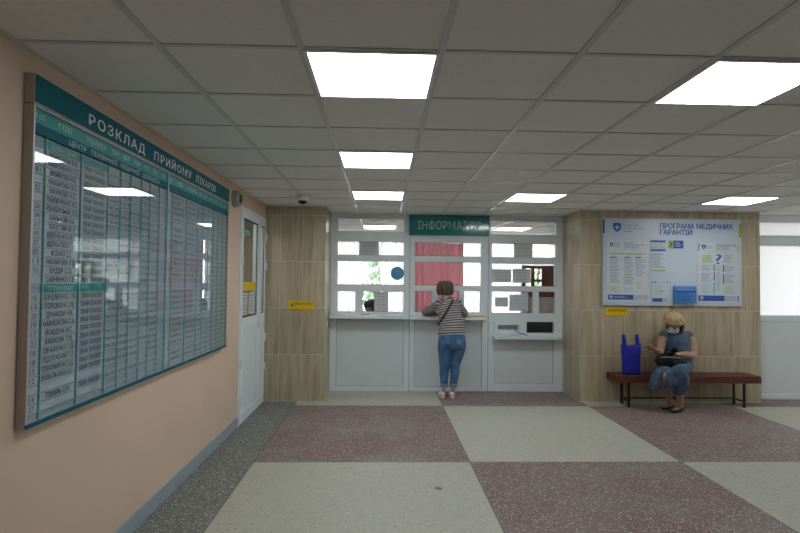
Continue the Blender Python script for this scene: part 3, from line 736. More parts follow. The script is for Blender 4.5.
for k, (wd, x1_) in enumerate((('Національна', 212), ("служба здоров'я", 235), ('України', 186))):
    m.text(wd, (UX(144), BYF-.001, UZ(111+13*k)), FRONT, UX(x1_)-UX(144), .024, 0, align='L')
m.build('emblem_lettering', M['ink_grey'], ib)
def sheet(a, b_, c, d_, label, fn, name='poster_sheet'):
    r = thing(name, label, 'poster', ((UX(a)+UX(b_))/2, BYF, UZ(d_)))
    m = MB(); pbox(m, a, b_, c, d_, 0, BYF-.003, .003); m.build('sheet', M['paper'], r)
    m = MB(); fn(m, BYF-.006); m.build('print', [M['ink_pale'], M['blue'], M['blue_dark'], M['lime_ink'], M['cyan'], M['lav'], M['shield'], M['paper'], M['lime']], r)
def s1(m, y):
    shield(m, 95, 200, 8, 6, 7, y); lines(m, 107, 140, 190, 212, 3, 0, y)
    m.text('ПРОГРАМА', (UX(148), y-.001, UZ(190)), FRONT, UX(190)-UX(148), .018, 2, align='L')
    m.text('МЕДИЧНИХ ГАРАНТІЙ', (UX(148), y-.001, UZ(200)), FRONT, UX(240)-UX(148), .020, 2, align='L')
    m.text('ДЛЯ ПАЦІЄНТА', (UX(148), y-.001, UZ(211)), FRONT, UX(212)-UX(148), .020, 2, align='L'); lines(m, 148, 235, 218, 224, 1, 5, y)
    pbox(m, 85, 245, 237, 243, 3, y)
    for x0_, n, z1_ in ((88, 17, 370), (150, 17, 375), (200, 12, 340)):
        pbox(m, x0_, x0_+28, 254, 258, 2, y); lines(m, x0_, x0_+47, 262, z1_, n, 0, y)
    lines(m, 88, 130, 385, 410, 4, 3, y); lines(m, 150, 190, 390, 410, 3, 5, y); lines(m, 203, 235, 365, 395, 4, 3, y)
    pbox(m, 80, 190, 422, 444, 1, y); pbox(m, 191, 250, 424, 444, 5, y); pbox(m, 248, 250, 422, 446, 2, y); shield(m, 93, 433, 6, 7, 1, y-.001); lines(m, 105, 180, 428, 438, 2, 5, y-.001)
sheet(75, 252, 180, 456, 'large text poster with three columns on the left of the white board', s1)
def s2(m, y): pbox(m, 267, 333, 178, 187, 1, y); lines(m, 270, 330, 189, 203, 3, 0, y); pbox(m, 268, 330, 205, 211, 3, y)
sheet(266, 334, 177, 213, 'small blue topped slip above the narrow slip on the white board', s2)
def s3(m, y): pbox(m, 267, 333, 218, 227, 1, y); lines(m, 272, 330, 232, 302, 11, 0, y, fill=.6); pbox(m, 270, 332, 308, 315, 3, y)
sheet(266, 334, 217, 318, 'tall narrow slip of grey text with blue top on the white board', s3)
def s4(m, y): pbox(m, 347, 369, 178, 213, 8, y); pbox(m, 369, 412, 178, 213, 1, y); m.text('?', (UX(358), y-.0025, UZ(195)), FRONT, .03, .06, 2); lines(m, 376, 405, 184, 206, 4, 5, y-.001)
sheet(346, 413, 177, 214, 'small lime and blue card under the heading of the white board', s4)
def s5(m, y):
    pbox(m, 274, 277, 360, 371, 2, y); pbox(m, 338, 341, 360, 371, 2, y); pbox(m, 285, 290, 361, 370, 2, y); m.text('ЯК ОТРИМАТИ', (UX(313), y-.001, UZ(366)), FRONT, UX(335)-UX(292), .02, 0)
    lines(m, 280, 335, 376, 425, 7, 0, y, fill=.3); pbox(m, 305, 330, 402, 408, 3, y); pbox(m, 275, 318, 436, 452, 1, y); pbox(m, 319, 341, 436, 452, 5, y)
sheet(273, 342, 357, 455, 'small white leaflet sheet left of the blue brochure pocket', s5)
def s6(m, y):
    pbox(m, 479, 483, 189, 222, 2, y); pbox(m, 652, 657, 192, 226, 8, y); shield(m, 502, 205, 9, 2, 7, y); lines(m, 513, 545, 198, 214, 3, 0, y)
    m.text('ПРІОРИТЕТНІ', (UX(556), y-.001, UZ(198)), FRONT, UX(645)-UX(556), .036, 2, align='L'); m.text('ПОСЛУГИ', (UX(556), y-.001, UZ(213)), FRONT, UX(613)-UX(556), .034, 2, align='L')
    lines(m, 556, 640, 224, 230, 1, 5, y); lines(m, 495, 548, 240, 276, 4, 3, y, fill=.7)
    m.text('?', (UX(569), y-.001, UZ(258)), FRONT, UX(583)-UX(555), .14, 6, bold=.0); lines(m, 590, 640, 238, 275, 5, 0, y)
    for a, b_, c, d_ in ((492, 543, 285, 310), (490, 543, 320, 362), (592, 642, 288, 318), (592, 642, 325, 368)): lines(m, a, b_, c, d_, max(4, int((d_-c)/6)), 5, y, fill=.7)
    pbox(m, 546, 550, 283, 312, 2, y); pbox(m, 546, 550, 318, 355, 2, y); pbox(m, 545, 550, 362, 414, 4, y); pbox(m, 587, 591, 285, 316, 2, y); pbox(m, 587, 591, 325, 370, 2, y)
    lines(m, 490, 542, 370, 412, 7, 5, y); lines(m, 557, 580, 290, 400, 14, 0, y, fill=.35); lines(m, 592, 640, 378, 414, 5, 3, y); pbox(m, 478, 593, 422, 446, 1, y); pbox(m, 594, 652, 424, 446, 5, y); pbox(m, 653, 657, 423, 447, 2, y); shield(m, 492, 434, 7, 7, 1, y-.001)
sheet(475, 661, 187, 455, 'tall poster with a big question mark on the right of the white board', s6)
lh = thing('brochure_holder', 'clear pocket of blue brochures at the lower middle of the white board', 'brochure holder', ((UX(358)+UX(468))/2, BYF, UZ(460)))
m = MB(); x0, x1 = UX(358), UX(468)
m.box(x0, x1, BYF-.045, BYF-.042, UZ(460), UZ(392)); m.box(x0, x1, BYF-.042, BYF-.002, UZ(460), UZ(457)); m.box(x0, x0+.004, BYF-.042, BYF-.002, UZ(457), UZ(392)); m.box(x1-.004, x1, BYF-.042, BYF-.002, UZ(457), UZ(392))
m.build('pocket', M['acryl'], lh)
br = thing('brochure', 'blue brochures standing in the clear pocket on the white board', 'brochure', ((UX(412)), BYF-.02, UZ(456)))
B((UX(368), UX(463), BYF-.038, BYF-.006, UZ(456), UZ(381))).build('paper_block', M['leaflet'], br)
m = MB(); lines(m, 376, 456, 395, 400, 1, 0, BYF-.038); pbox(m, 372, 460, 404, 409, 1, BYF-.038); lines(m, 374, 458, 415, 450, 5, 2, BYF-.038, fill=.4)
m.build('print', [M['lav'], M['blue_dark'], M['shield']], br)

# notices on the service windows (stuck on the hall side of the glass)
GY = QY+.028
def W(px): return ((px-400)/FOCAL_PX+.0322)*7.96
def notice(x0, x1, z0, z1, label, n=5, m_='paper_grey', name='paper_notice', bold=False):
    m = B((x0, x1, GY-.0015, GY-.0003, z0, z1))
    for k in range(n):
        zz = z1-(z1-z0)*(k+.8)/(n+.6); hw = (x1-x0)*random.uniform(.22, .40); cx = (x0+x1)/2
        m.box(cx-hw, cx+hw, GY-.0022, GY-.0015, zz-.004, zz+.003+(.004 if bold and k == 1 else 0), 1)
    o = m.build(name, [M[m_], M['ink_pale']]); tag(o, label, 'notice')
notice(-.345, -.055, 1.975, 2.160, 'grey paper notice high in the left reception window', 5, bold=True)
notice(-.115, .092, 1.148, 1.432, 'grey paper notice low in the left reception window beside the clerk', 7)
m = MB(); m.lathe([(.098, 0), (.098, .0015)], (.218, GY-.0003, 1.708), (0, -1, 0), 32)
for k, hw in enumerate((.025, .04)): m.box(.218-hw, .218+hw, GY-.0026, GY-.0018, 1.772-.03*k-.004, 1.772-.03*k+.004, 1)
o_ = m.build('round_sticker', [M['sticker'], M['lav']]); tag(o_, 'round blue sticker on the glass of the left reception window', 'sticker')
notice(1.932, 2.215, 1.966, 2.160, 'grey paper notice high in the right reception window', 5, bold=True)
notice(1.609, 1.90, 1.590, 1.785, 'left of two wide grey notices side by side in the right reception window', 7)
notice(1.915, 2.185, 1.588, 1.790, 'right of two wide grey notices side by side in the right reception window', 7)
notice(1.655, 1.855, 1.232, 1.375, 'small dark grey notice low in the right reception window', 4)
notice(1.868, 2.155, 1.175, 1.415, 'large white paper sheet low in the right reception window', 6, 'paper')
o_ = B((1.235, 1.488, 7.745, 7.80, 1.098, 1.114)).build('yellow_ruler', M['yellow'], bevel=.002); tag(o_, 'flat yellow strip lying on the middle reception shelf', 'strip')
# corded pens
def pen(x, y, z, label, dx, cordpts):
    r = thing('counter_pen', label, 'pen', (x, y, z))
    m = MB(); m.lathe([(.022, 0), (.020, .010), (.008, .014)], (x, y, z)); m.build('pen_base', M['yellow'], r)
    m = MB(); m.cyl((x+.005, y, z+.012), (x+dx, y+.01, z+.012), .005, .003); m.build('pen_barrel', M['ink'], r)
    if cordpts:
        m = MB(); m.loft([(p, .006, .006) for p in cordpts], (0, 1, .2), 8, 4); m.build('cord', M['cord'], r)
pen(-.285, 7.80, 1.105, 'pen on a small yellow base on the left reception shelf', .12, None)
pen(2.10, 7.86, .822, 'pen with blue cord hanging from the cash hatch', -.03, [(1.94, 7.925, .945), (1.95, 7.915, .90), (1.99, 7.90, .865), (2.04, 7.88, .848), (2.09, 7.865, .836)])

# ------------------------------------------------------------------ office behind the glass
wb = MB(); frame_holes(wb, LX, OX, 0, CZ, OY, OY+.15, [(-1.15, .52, .85, 2.55), (.62, 2.15, .85, 2.55), (2.22, 3.66, 0.02, 2.55)]); struct('wall_office_back', wb, M['office_white'])
struct('wall_office_left', B((LX-.12, LX, 8.0, OY+.15, 0, CZ)), M['office_white']); struct('wall_office_right', B((OX, OX+.12, 8.0, OY+.15, 0, CZ)), M['office_white'])
def office_window(name, x0, x1, z0, z1, mull, fm):
    r = bpy.data.objects.new(name, None); col.objects.link(r); r['kind'] = 'structure'; r.location = ((x0+x1)/2, OY+.06, z0); r['_o'] = tuple(r.location); _roots.append(r)
    xs = [x0+.05]+[a for q in mull for a in (q-.04, q+.04)]+[x1-.05]
    hs = [(xs[i], xs[i+1], z0+.05, z1-.05) for i in range(0, len(xs), 2)]
    f = MB(); frame_holes(f, x0, x1, z0, z1, OY+.05, OY+.10, hs); f.build('window_frame', fm, r)
    for h_ in hs: B((h_[0], h_[1], OY+.072, OY+.076, h_[2], h_[3])).build('pane', M['glass'], r)
office_window('window_2', -1.15, .52, .85, 2.55, [-.55, -.02], M['pvc']); office_window('window_3', .62, 2.15, .85, 2.55, [1.38], M['pvc']); office_window('window_4', 2.22, 3.66, 1.97, 2.55, [2.93], M['pvc'])
office_window('window_5', 2.22, 2.93, .02, 1.97, [], M['pvc'])
d2 = bpy.data.objects.new('door_2', None); col.objects.link(d2); d2['kind'] = 'structure'; d2.location = (3.3, OY, .02); d2['_o'] = (3.3, OY, .02); _roots.append(d2)
f = MB(); frame_holes(f, 2.93, 3.66, .02, 1.97, OY+.03, OY+.10, [(3.06, 3.17, 1.42, 1.62), (3.06, 3.17, 1.67, 1.90), (3.25, 3.40, 1.42, 1.62), (3.25, 3.40, 1.67, 1.90)]); f.build('door_leaf', M['brownwood'], d2, bevel=.004)
B((3.06, 3.40, OY+.06, OY+.064, 1.42, 1.90)).build('pane', M['glass'], d2)
def curtain(name, x0, x1, z0, z1, y, m_, label, waves, amp=.035, seed=0, cat='curtain'):
    n = max(20, int((x1-x0)*70)); mb = MB(); rows = 14
    for j in range(rows+1):
        z = z1+(z0-z1)*j/rows
        for i in range(n+1):
            x = x0+(x1-x0)*i/n; a = amp*(.55+.45*j/rows)
            mb.v.append(Vector((x, y+a*math.sin(waves*2*math.pi*i/n+seed+.5*math.sin(7*i/n+seed))+.012*noise.noise(Vector((x*9, z*1.5, seed))), z)))
    for j in range(rows):
        for i in range(n): q = j*(n+1)+i; mb.f.append((q, q+n+1, q+n+2, q+1)); mb.m.append(0); mb.sm.append(True)
    o = mb.build(name, m_, solid=.002); tag(o, label, cat)
curtain('voile_curtain', -1.35, -.43, .35, 2.555, OY-.14, M['sheer'], 'white voile curtain left of the green gap behind the left reception window', 9, seed=1)
curtain('voile_curtain', -.04, .66, .35, 2.555, OY-.14, M['sheer'], 'white voile curtain right of the green gap behind the left reception window', 8, seed=2)
curtain('pink_curtain', .66, 1.68, .35, 2.555, OY-.225, M['pink'], 'long pink curtain behind the middle reception window', 9, .04, seed=3)
curtain('voile_curtain', 1.66, 2.20, .35, 2.555, OY-.14, M['sheer'], 'white voile curtain beside the pink one behind the middle reception window', 6, seed=4)
curtain('window_blind', 2.20, 2.945, .30, 2.555, OY-.08, M['blind'], 'plain white blind behind the right reception window', 2, .004, seed=5, cat='blind')
curtain('window_blind', 2.95, 3.70, 1.955, 2.555, OY-.08, M['blind'], 'short white blind above the brown door behind the reception', 2, .004, seed=6, cat='blind')
rl = B((-1.4, 3.75, OY-.24, OY-.12, 2.556, 2.573)).build('curtain_rail', M['pvc']); tag(rl, 'white curtain rail over the office windows behind reception', 'curtain rail')
# office desk and cabinet
dk = thing('office_desk', 'plain desk behind the left reception window', 'desk', (-.1, 8.35, 0))
B((-.72, .35, 8.02, 8.42, .72, .75)).build('desk_top', M['wood'], dk, bevel=.003)
for x in (-.70, .31): B((x, x+.025, 8.04, 8.40, 0, .72)).build('side_panel', M['wood'], dk)
cbn = thing('brown_cabinet', 'dark brown cabinet seen through the small lower right pane', 'cabinet', (2.75, 8.95, 0))
B((2.36, 3.3, 8.75, 9.2, .06, 1.47)).build('carcass', M['brownwood'], cbn, bevel=.004); B((2.38, 2.82, 8.735, 8.75, .1, 1.36)).build('door', M['alu'], cbn); B((2.84, 3.28, 8.735, 8.75, .1, 1.36)).build('door', M['brownwood'], cbn); B((2.36, 3.3, 8.76, 9.2, 0, .06)).build('plinth', M['ink'], cbn)
dk2 = thing('filing_cabinet', 'dark filing cabinet behind the low slot window', 'cabinet', (2.3, 8.5, 0))
B((2.0, 2.70, 8.25, 8.65, 0, 1.10)).build('carcass', M['dark_room'], dk2, bevel=.004)
for k in range(3): B((2.03, 2.67, 8.238, 8.25, .06+.34*k, .37+.34*k)).build('drawer', M['dark_room'], dk2, bevel=.003)

# outdoors behind the office
struct('yard_ground', B((-12, 16, OY+.2, 30, -.15, -.05)), M['ground'])
def tree(x, y, hgt, rad, label, seed):
    rnd = random.Random(seed); r = thing('yard_tree', label, 'tree', (x, y, -.05), 'trees in the yard')
    m = MB(); m.loft([((x, y, -.05), .12, .12), ((x+.05, y, hgt*.3), .09, .09), ((x, y+.05, hgt*.75), .04, .04)], (1, 0, 0), 10, 3); m.build('trunk', M['bark'], r)
    m = MB()
    for k in range(4200):
        while True:
            p = Vector((rnd.uniform(-1, 1), rnd.uniform(-1, 1), rnd.uniform(-1, 1)))
            if p.length < 1 and noise.noise(p*2.3+Vector((seed, 0, 0))) > -.12: break
        c = Vector((x, y, hgt*.55))+Vector((p.x*rad, p.y*rad, p.z*hgt*.52))
        a = Vector((rnd.uniform(-1, 1), rnd.uniform(-1, 1), rnd.uniform(-1, 1))).normalized(); b_ = a.orthogonal().normalized(); s_ = rnd.uniform(.07, .14)
        m.add([c-a*s_, c+b_*s_*.5, c+a*s_, c-b_*s_*.5], [(0, 1, 2, 3)])
    m.build('foliage', M['leaf'], r)
tree(-.9, 15.5, 3.6, 1.5, 'leafy tree in the yard seen through the gap in the white curtains', 1)
tree(4.6, 16.0, 3.4, 1.6, 'leafy tree in the yard seen through the brown door glass', 2)

# ------------------------------------------------------------------ bench
bn_ = thing('wooden_bench', 'long red brown wooden bench on black steel legs under the white board', 'bench', (3.95, 7.05, 0))
m = MB(); m.box(3.0, 4.885, 6.885, 7.215, .385, .412); m.build('seat', M['wood'], bn_, bevel=.004)
m = MB(); m.box(3.0, 4.885, 6.885, 6.905, .322, .385); m.box(3.0, 4.885, 7.195, 7.215, .322, .385); m.box(3.0, 3.02, 6.905, 7.195, .322, .385); m.box(4.865, 4.885, 6.905, 7.195, .322, .385); m.build('apron', M['wood'], bn_, bevel=.003)
for x in (3.19, 4.71):
    for y in (6.965, 7.175):
        m = MB(); m.cyl((x, y, .006), (x, y, .386), .0165, seg=14); m.build('leg', M['steel'], bn_)
        m = MB(); m.cyl((x, y, 0), (x, y, .03), .021, seg=14); m.build('foot_cap', M['steel'], bn_.children[-1])
    m = MB(); m.cyl((x, 6.965, .075), (x, 7.175, .075), .010, seg=10); m.build('side_rail', M['steel'], bn_)
m = MB(); m.cyl((3.19, 7.175, .075), (4.71, 7.175, .075), .010, seg=10); m.build('long_rail', M['steel'], bn_)

# blue tote
tb = thing('tote_bag', 'royal blue fabric tote bag standing on the bench', 'bag', (3.265, 7.04, .412))
m = MB(); N_ = 28; rows = 10
def tote_pt(k, j):
    t = j/rows; z = .412+.385*t; th = 2*math.pi*k/N_; hw = .105+.022*t; hd = .062*(1-.45*t)
    cx = 3.262-.004*t
    ca, sa = math.cos(th), math.sin(th); e = .55
    p = Vector((cx+hw*math.copysign(abs(ca)**e, ca), 7.045+hd*math.copysign(abs(sa)**e, sa), z))
    p += Vector((noise.noise(p*11), noise.noise(p*11+Vector((5, 0, 0))), 0))*.010*(.3+t)
    if j == rows: p.z += .012*math.cos(2*th)
    return p
vs_ = [tote_pt(k, j) for j in range(rows+1) for k in range(N_)]
m.add(vs_, [(j*N_+k, j*N_+(k+1) % N_, (j+1)*N_+(k+1) % N_, (j+1)*N_+k) for j in range(rows) for k in range(N_)]+[tuple(reversed(range(N_)))], 0, True)
m.build('bag_body', M['bagblue'], tb, solid=.004)
for xx, ln_ in ((3.172, -.012), (3.345, -.008)):
    m = MB(); m.loft([((xx, 7.018, .68), .014, .003), ((xx, 7.016, .78), .014, .003), ((xx+ln_*.6, 7.018, .87), .014, .003), ((xx+ln_, 7.032, .918), .014, .003), ((xx+ln_*1.1, 7.045, .926), .014, .003), ((xx+ln_, 7.060, .918), .014, .003), ((xx+ln_*.6, 7.074, .87), .014, .003), ((xx, 7.074, .78), .014, .003), ((xx, 7.072, .68), .014, .003)], (1, 0, 0), 8, 5); m.build('handle', M['bagblue'], tb)

# ------------------------------------------------------------------ people
def basis(d, n):
    d = Vector(d).normalized(); n = Vector(n); n = (n-d*n.dot(d)).normalized(); return d, n, d.cross(n)
def hand(S, wrist, d, n, thumb, curl=.4, sc_=1.0, spread=.1):
    """d finger direction, n back of the hand, thumb +1/-1 which side; fingers curl towards -n"""
    d, n, s = basis(d, n); s = s*thumb; w_ = Vector(wrist); k = sc_
    S.loft([(w_-d*.02*k, .024*k, .018*k), (w_+d*.015*k, .027*k, .017*k), (w_+d*.05*k, .038*k, .015*k), (w_+d*.085*k, .039*k, .0125*k)], s, 14, 4)
    for q, (off, ln) in enumerate(((.028, .068), (.0095, .076), (-.0095, .071), (-.028, .054))):
        p = w_+d*.078*k+s*off*k; ang = spread*(1.5-q); dd = (d*math.cos(ang)+s*math.sin(ang)).normalized(); c = curl*(.85+.12*q); pts = [(p, .0092*k, .0092*k)]; nn = n
        for fr in (.45, .32, .23):
            ca, sa = math.cos(c), math.sin(c); dd, nn = (dd*ca-nn*sa).normalized(), (nn*ca+dd*sa).normalized()
            p = p+dd*ln*fr*1.05*k; pts.append((p, .0088*k, .0086*k))
        pts[-1] = (pts[-1][0], .0072*k, .007*k); S.loft(pts, s, 10, 3)
    p = w_+d*.02*k+s*.024*k; dd = (d*.62+s*.72-n*.25).normalized(); pts = [(p-dd*.01, .013*k, .013*k)]
    for ln, tw in ((.036, .15), (.030, .35), (.024, .3)):
        dd = (dd*math.cos(tw)+(d-n*.5).normalized()*math.sin(tw)).normalized(); p = p+dd*ln*k; pts.append((p, .0105*k, .0102*k))
    pts[-1] = (pts[-1][0], .0085*k, .008*k); S.loft(pts, n, 10, 3)

HEAD = [(-.110, .018, .080, .046), (-.100, .034, .090, .022), (-.075, .050, .094, -.02), (-.045, .060, .095, -.062), (0, .069, .094, -.09), (.04, .073, .09, -.098), (.075, .065, .073, -.086), (.098, .045, .042, -.062), (.110, .018, .01, -.03)]
def head(S, c, R, sc_=1.0):
    c = Vector(c); L_ = lambda p: c+R @ (Vector(p)*sc_)
    S.loft([(L_((0, (f_+b_)/2, z)), w_*sc_, (f_-b_)/2*sc_) for z, w_, f_, b_ in HEAD], R @ Vector((1, 0, 0)), 24, 4)
    S.loft([(L_((0, .088, .022)), .009, .008), (L_((0, .102, -.005)), .0105, .011), (L_((0, .112, -.026)), .0145, .012), (L_((0, .096, -.036)), .014, .009)], R @ Vector((1, 0, 0)), 12, 3)
    for sx in (-1, 1):
        S.ell(L_((sx*.074, -.006, -.008)), .009, .02, .032, R, 12, 8); S.ell(L_((sx*.032, .082, .028)), .024, .014, .010, R, 12, 8)
    S.ell(L_((0, .085, -.062)), .026, .014, .014, R, 12, 8)
def face_parts(root, c, R, eyes=True, mouth=True, closed=.0):
    c = Vector(c); L_ = lambda p: c+R @ Vector(p)
    for sx in (-1, 1):
        m = MB(); m.ell(L_((sx*.031, .081, .010)), .0125, .0125, .0125-closed, R, 14, 10, 0); m.ell(L_((sx*.031, .0915, .009)), .0055, .0035, .0055, R, 10, 8, 1); m.build('eye', [M['eye'], M['iris']], root)
        m = MB(); m.loft([(L_((sx*.014, .095, .030)), .003, .003), (L_((sx*.032, .094, .036)), .0042, .0032), (L_((sx*.052, .080, .029)), .002, .002)], R @ Vector((0, 1, 0)), 8, 3); m.build('eyebrow', M['hair_brown'], root)
    if mouth:
        m = MB(); m.loft([(L_((-.024, .088, -.062)), .002, .002), (L_((0, .0985, -.060)), .005, .006), (L_((.024, .088, -.062)), .002, .002)], R @ Vector((0, 1, 0)), 10, 4); m.build('mouth', M['lip'], root)
def rotm(yaw_=0, pitch_=0, roll_=0):
    return Matrix.Rotation(yaw_, 3, 'Z') @ Matrix.Rotation(pitch_, 3, 'X') @ Matrix.Rotation(roll_, 3, 'Y')

def hair(root, c, R, m_, length, vol=1.0, fringe=True, seed=1, n=150, name='hair', flick=.0, rough_=.008, fr=.045):
    """cap of locks from the crown; length = how far below eye level it falls"""
    rnd = random.Random(seed); c = Vector(c); S = MB(); L_ = lambda p: c+R @ Vector(p)
    crown = Vector((0, -.02, .118))
    for k in range(n):
        th = 2*math.pi*(k+rnd.random())/n
        fwd = math.sin(th)                       # +1 front, -1 back
        w_ = Vector((math.cos(th)*.088*vol, -.012+fwd*(.105 if fwd > 0 else .112)*vol, 0))
        frac = rnd.uniform(.75, 1.0)
        if fwd > .35: end = fr if fringe else .06
        elif fwd > -.05: end = -length*.95
        else: end = -length
        end = end+rnd.uniform(-.012, .012)
        start = crown+Vector((rnd.uniform(-.02, .02)+math.cos(th)*.02, fwd*.03, 0))
        pts = [(L_(start), .010, .008)]
        midp = Vector((w_.x*.72, w_.y*.72+(-.003), .098)); pts.append((L_(midp), .013, .007))
        pts.append((L_(Vector((w_.x, w_.y, .052))), .013, .007))
        if end < .02:
            pts.append((L_(Vector((w_.x*(1.03+flick), w_.y*1.03, (end+.05)/2))), .016, .010))
            pts.append((L_(Vector((w_.x*(.98+flick*1.4)*frac**.3, w_.y*.97, end))), .008, .006))
        else: pts.append((L_(Vector((w_.x*.99, w_.y*1.02, end))), .008, .005))
        jit = rnd.uniform(-1, 1)*rough_; pts = [(p_+(p_-c).normalized()*jit*(0 if q_ == 0 else 1), a_, b2_) for q_, (p_, a_, b2_) in enumerate(pts)]
        S.loft(pts, R @ Vector((-math.sin(th), math.cos(th), 0)), 7, 3)
    S.ell(L_((0, -.016, .036)), .079*vol, .096*vol, .074*vol, R, 20, 12)
    o = S.build(name, m_, root); return o

def shoe(root, heel, toe, w_=.040, hgt=.06, m_='shoe_white', sole=True, low=False, name='shoe'):
    heel, toe = Vector(heel), Vector(toe); d_ = (toe-heel); ln = d_.length; d_.normalize(); s = Vector((-d_.y, d_.x, 0))
    S = MB(); z = .012 if sole else .004
    secs = [(0.02, .55, .9), (.12, .80, 1.0), (.30, .86, .98 if not low else .62), (.52, .94, .74 if not low else .45), (.75, 1.0, .52 if not low else .42), (.92, .80, .42 if not low else .36), (1.0, .35, .25)]
    S.loft([(heel+d_*ln*t+Vector((0, 0, z+hgt*h_/2)), w_*a, hgt*h_/2) for t, a, h_ in secs], s, 16, 3)
    o = S.build(name, M[m_], root)
    if sole:
        S = MB(); S.loft([(heel+d_*ln*t+Vector((0, 0, .010)), w_*a*1.06, .010) for t, a, h_ in [(-.01, .6, 1), (.1, .85, 1), (.5, .95, 1), (.75, 1.02, 1), (.95, .75, 1), (1.02, .4, 1)]], s, 16, 3); q = S.build('sole', M['sole'], o)
        q.location = (0, 0, 0)
    return o

# --- woman standing at the middle window, seen from behind
wm = thing('person', 'person in striped top and rolled blue jeans leaning on the middle reception shelf', 'person', (.93, 7.55, 0))
Rh = rotm(.10, -.10, .03); hc = Vector((.878, 7.665, 1.472))
S = MB(); head(S, hc, Rh, .97)
S.loft([(hc+Rh @ Vector((0, -.03, -.05)), .050, .054), ((.893, 7.612, 1.385), .050, .052), ((.915, 7.585, 1.33), .070, .058)], (1, 0, 0), 16, 4)
S.loft([((.965, 7.50, .70), .150, .10), ((.965, 7.495, .80), .165, .112), ((.960, 7.52, .95), .140, .098), ((.945, 7.545, 1.10), .140, .098), ((.93, 7.57, 1.24), .145, .090), ((.922, 7.58, 1.31), .105, .068), ((.915, 7.59, 1.345), .055, .052)], (1, 0, 0), 20, 4)
armL = [((.80, 7.575, 1.272), .040, .044), ((.715, 7.665, 1.225), .042, .042), ((.612, 7.772, 1.158), .036, .036), ((.68, 7.83, 1.142), .036, .034), ((.755, 7.875, 1.134), .027, .024)]
armR = [((1.055, 7.575, 1.272), .040, .044), ((1.12, 7.645, 1.20), .043, .043), ((1.175, 7.735, 1.142), .037, .036), ((1.13, 7.815, 1.142), .035, .034), ((1.06, 7.875, 1.134), .027, .024)]
S.loft(armL, (0, .3, 1), 14, 5); S.loft(armR, (0, .3, 1), 14, 5)
hand(S, (.77, 7.88, 1.132), (.95, .25, -.06), (0, 0, 1), -1, .35, .92)
hand(S, (1.045, 7.882, 1.132), (-.95, .25, -.06), (0, 0, 1), 1, .35, .92)
def legs(S, extra=0.0, to_ankle=True):
    for hx, kx, ax, kr in ((.885, .868, .863, 0), (1.052, 1.015, .988, 0)):
        secs = [((hx, 7.505, .78), .098+extra, .108+extra), ((hx-.005, 7.505, .66), .094+extra, .102+extra), ((kx, 7.525, .45), .060+extra, .064+extra), ((kx-.003, 7.512, .33), .052+extra, .058+extra), ((ax, 7.50, .17), .036+extra, .040+extra)]
        if to_ankle: secs += [((ax, 7.505, .07), .033, .038), ((ax, 7.53, .045), .033, .05)]
        S.loft(secs, (1, 0, 0), 18, 4)
legs(S)
for ax in (.863, .988): S.loft([((ax-.008, 7.49, .045), .030, .03), ((ax-.012, 7.56, .038), .034, .028), ((ax-.02, 7.66, .025), .034, .018)], (1, 0, 0), 12, 3)
S.build('body', M['skin'], wm, voxel=.007, smooth_it=2)
face_parts(wm, hc, Rh)
S = MB()
base = S.loft([((.968, 7.505, .862), .192, .130), ((.966, 7.510, .90), .192, .130), ((.962, 7.525, 1.00), .170, .120), ((.948, 7.548, 1.12), .163, .117), ((.934, 7.568, 1.23), .166, .108), ((.926, 7.578, 1.285), .150, .092), ((.918, 7.588, 1.330), .085, .068), ((.908, 7.598, 1.352), .060, .058)], (1, 0, 0), 26, 16, wob=.03)
S.loft([((.835, 7.57, 1.275), .060, .066)]+[(p, a+.017, b_+.017) for p, a, b_ in armL], (0, .3, 1), 18, 24, wob=.05, along0=.30)
S.loft([((.80, 7.575, 1.22), .058, .070), ((.80, 7.575, 1.285), .060, .070), ((.83, 7.58, 1.325), .060, .070)], (1, 0, 0), 18, 14, along0=.31)
S.loft([((1.02, 7.57, 1.275), .060, .066)]+[(p, a+.017, b_+.017) for p, a, b_ in armR], (0, .3, 1), 18, 24, wob=.05, along0=.30)
S.loft([((1.055, 7.575, 1.22), .058, .070), ((1.055, 7.575, 1.285), .060, .070), ((1.02, 7.58, 1.325), .060, .070)], (1, 0, 0), 18, 14, along0=.31)
S.build('striped_top', M['stripe'], wm)
S = MB()
S.loft([((.966, 7.505, .905), .168, .118), ((.967, 7.50, .84), .184, .128), ((.968, 7.495, .76), .194, .138), ((.968, 7.497, .70), .190, .134), ((.966, 7.50, .66), .150, .105)], (1, 0, 0), 24, 5)
legs(S, .012, False)
S.build('jeans', M['jeans'], wm, voxel=.009, smooth_it=3)
for ax in (.863, .988):
    S = MB(); S.loft([((ax, 7.50, .148), .053, .057), ((ax, 7.50, .152), .056, .060), ((ax, 7.50, .195), .056, .060), ((ax, 7.50, .200), .052, .056)], (1, 0, 0), 18, 3, wob=.02); S.build('trouser_cuff', M['jeans_cuff'], wm)
def seat_y(x, z):
    k = min(.97, abs(x-.968)/.192); return 7.496-(.136 if z < .79 else .131)*math.sqrt(1-k*k)-.006
for xa in (.895, 1.045):
    S = MB(); n_ = 6; hw_ = .052
    for a in range(n_+1):
        for b_ in range(n_+1):
            x = xa-hw_+2*hw_*a/n_; zb = .745-.03*(1-abs(2*a/n_-1)); z = .85+(zb-.85)*b_/n_
            S.v.append(Vector((x, seat_y(x, z), z)))
    for a in range(n_):
        for b_ in range(n_): q = a*(n_+1)+b_; S.f.append((q, q+1, q+n_+2, q+n_+1)); S.m.append(0); S.sm.append(True)
    S.build('back_pocket', M['jeans'], wm, solid=.006)
shoe(wm, (.842, 7.455, 0), (.835, 7.70, 0), .043, .075); shoe(wm, (.972, 7.452, 0), (.985, 7.70, 0), .043, .075)
hair(wm, hc, Rh, M['hair_brown'], .052, .99, True, 3, 210, rough_=.030)
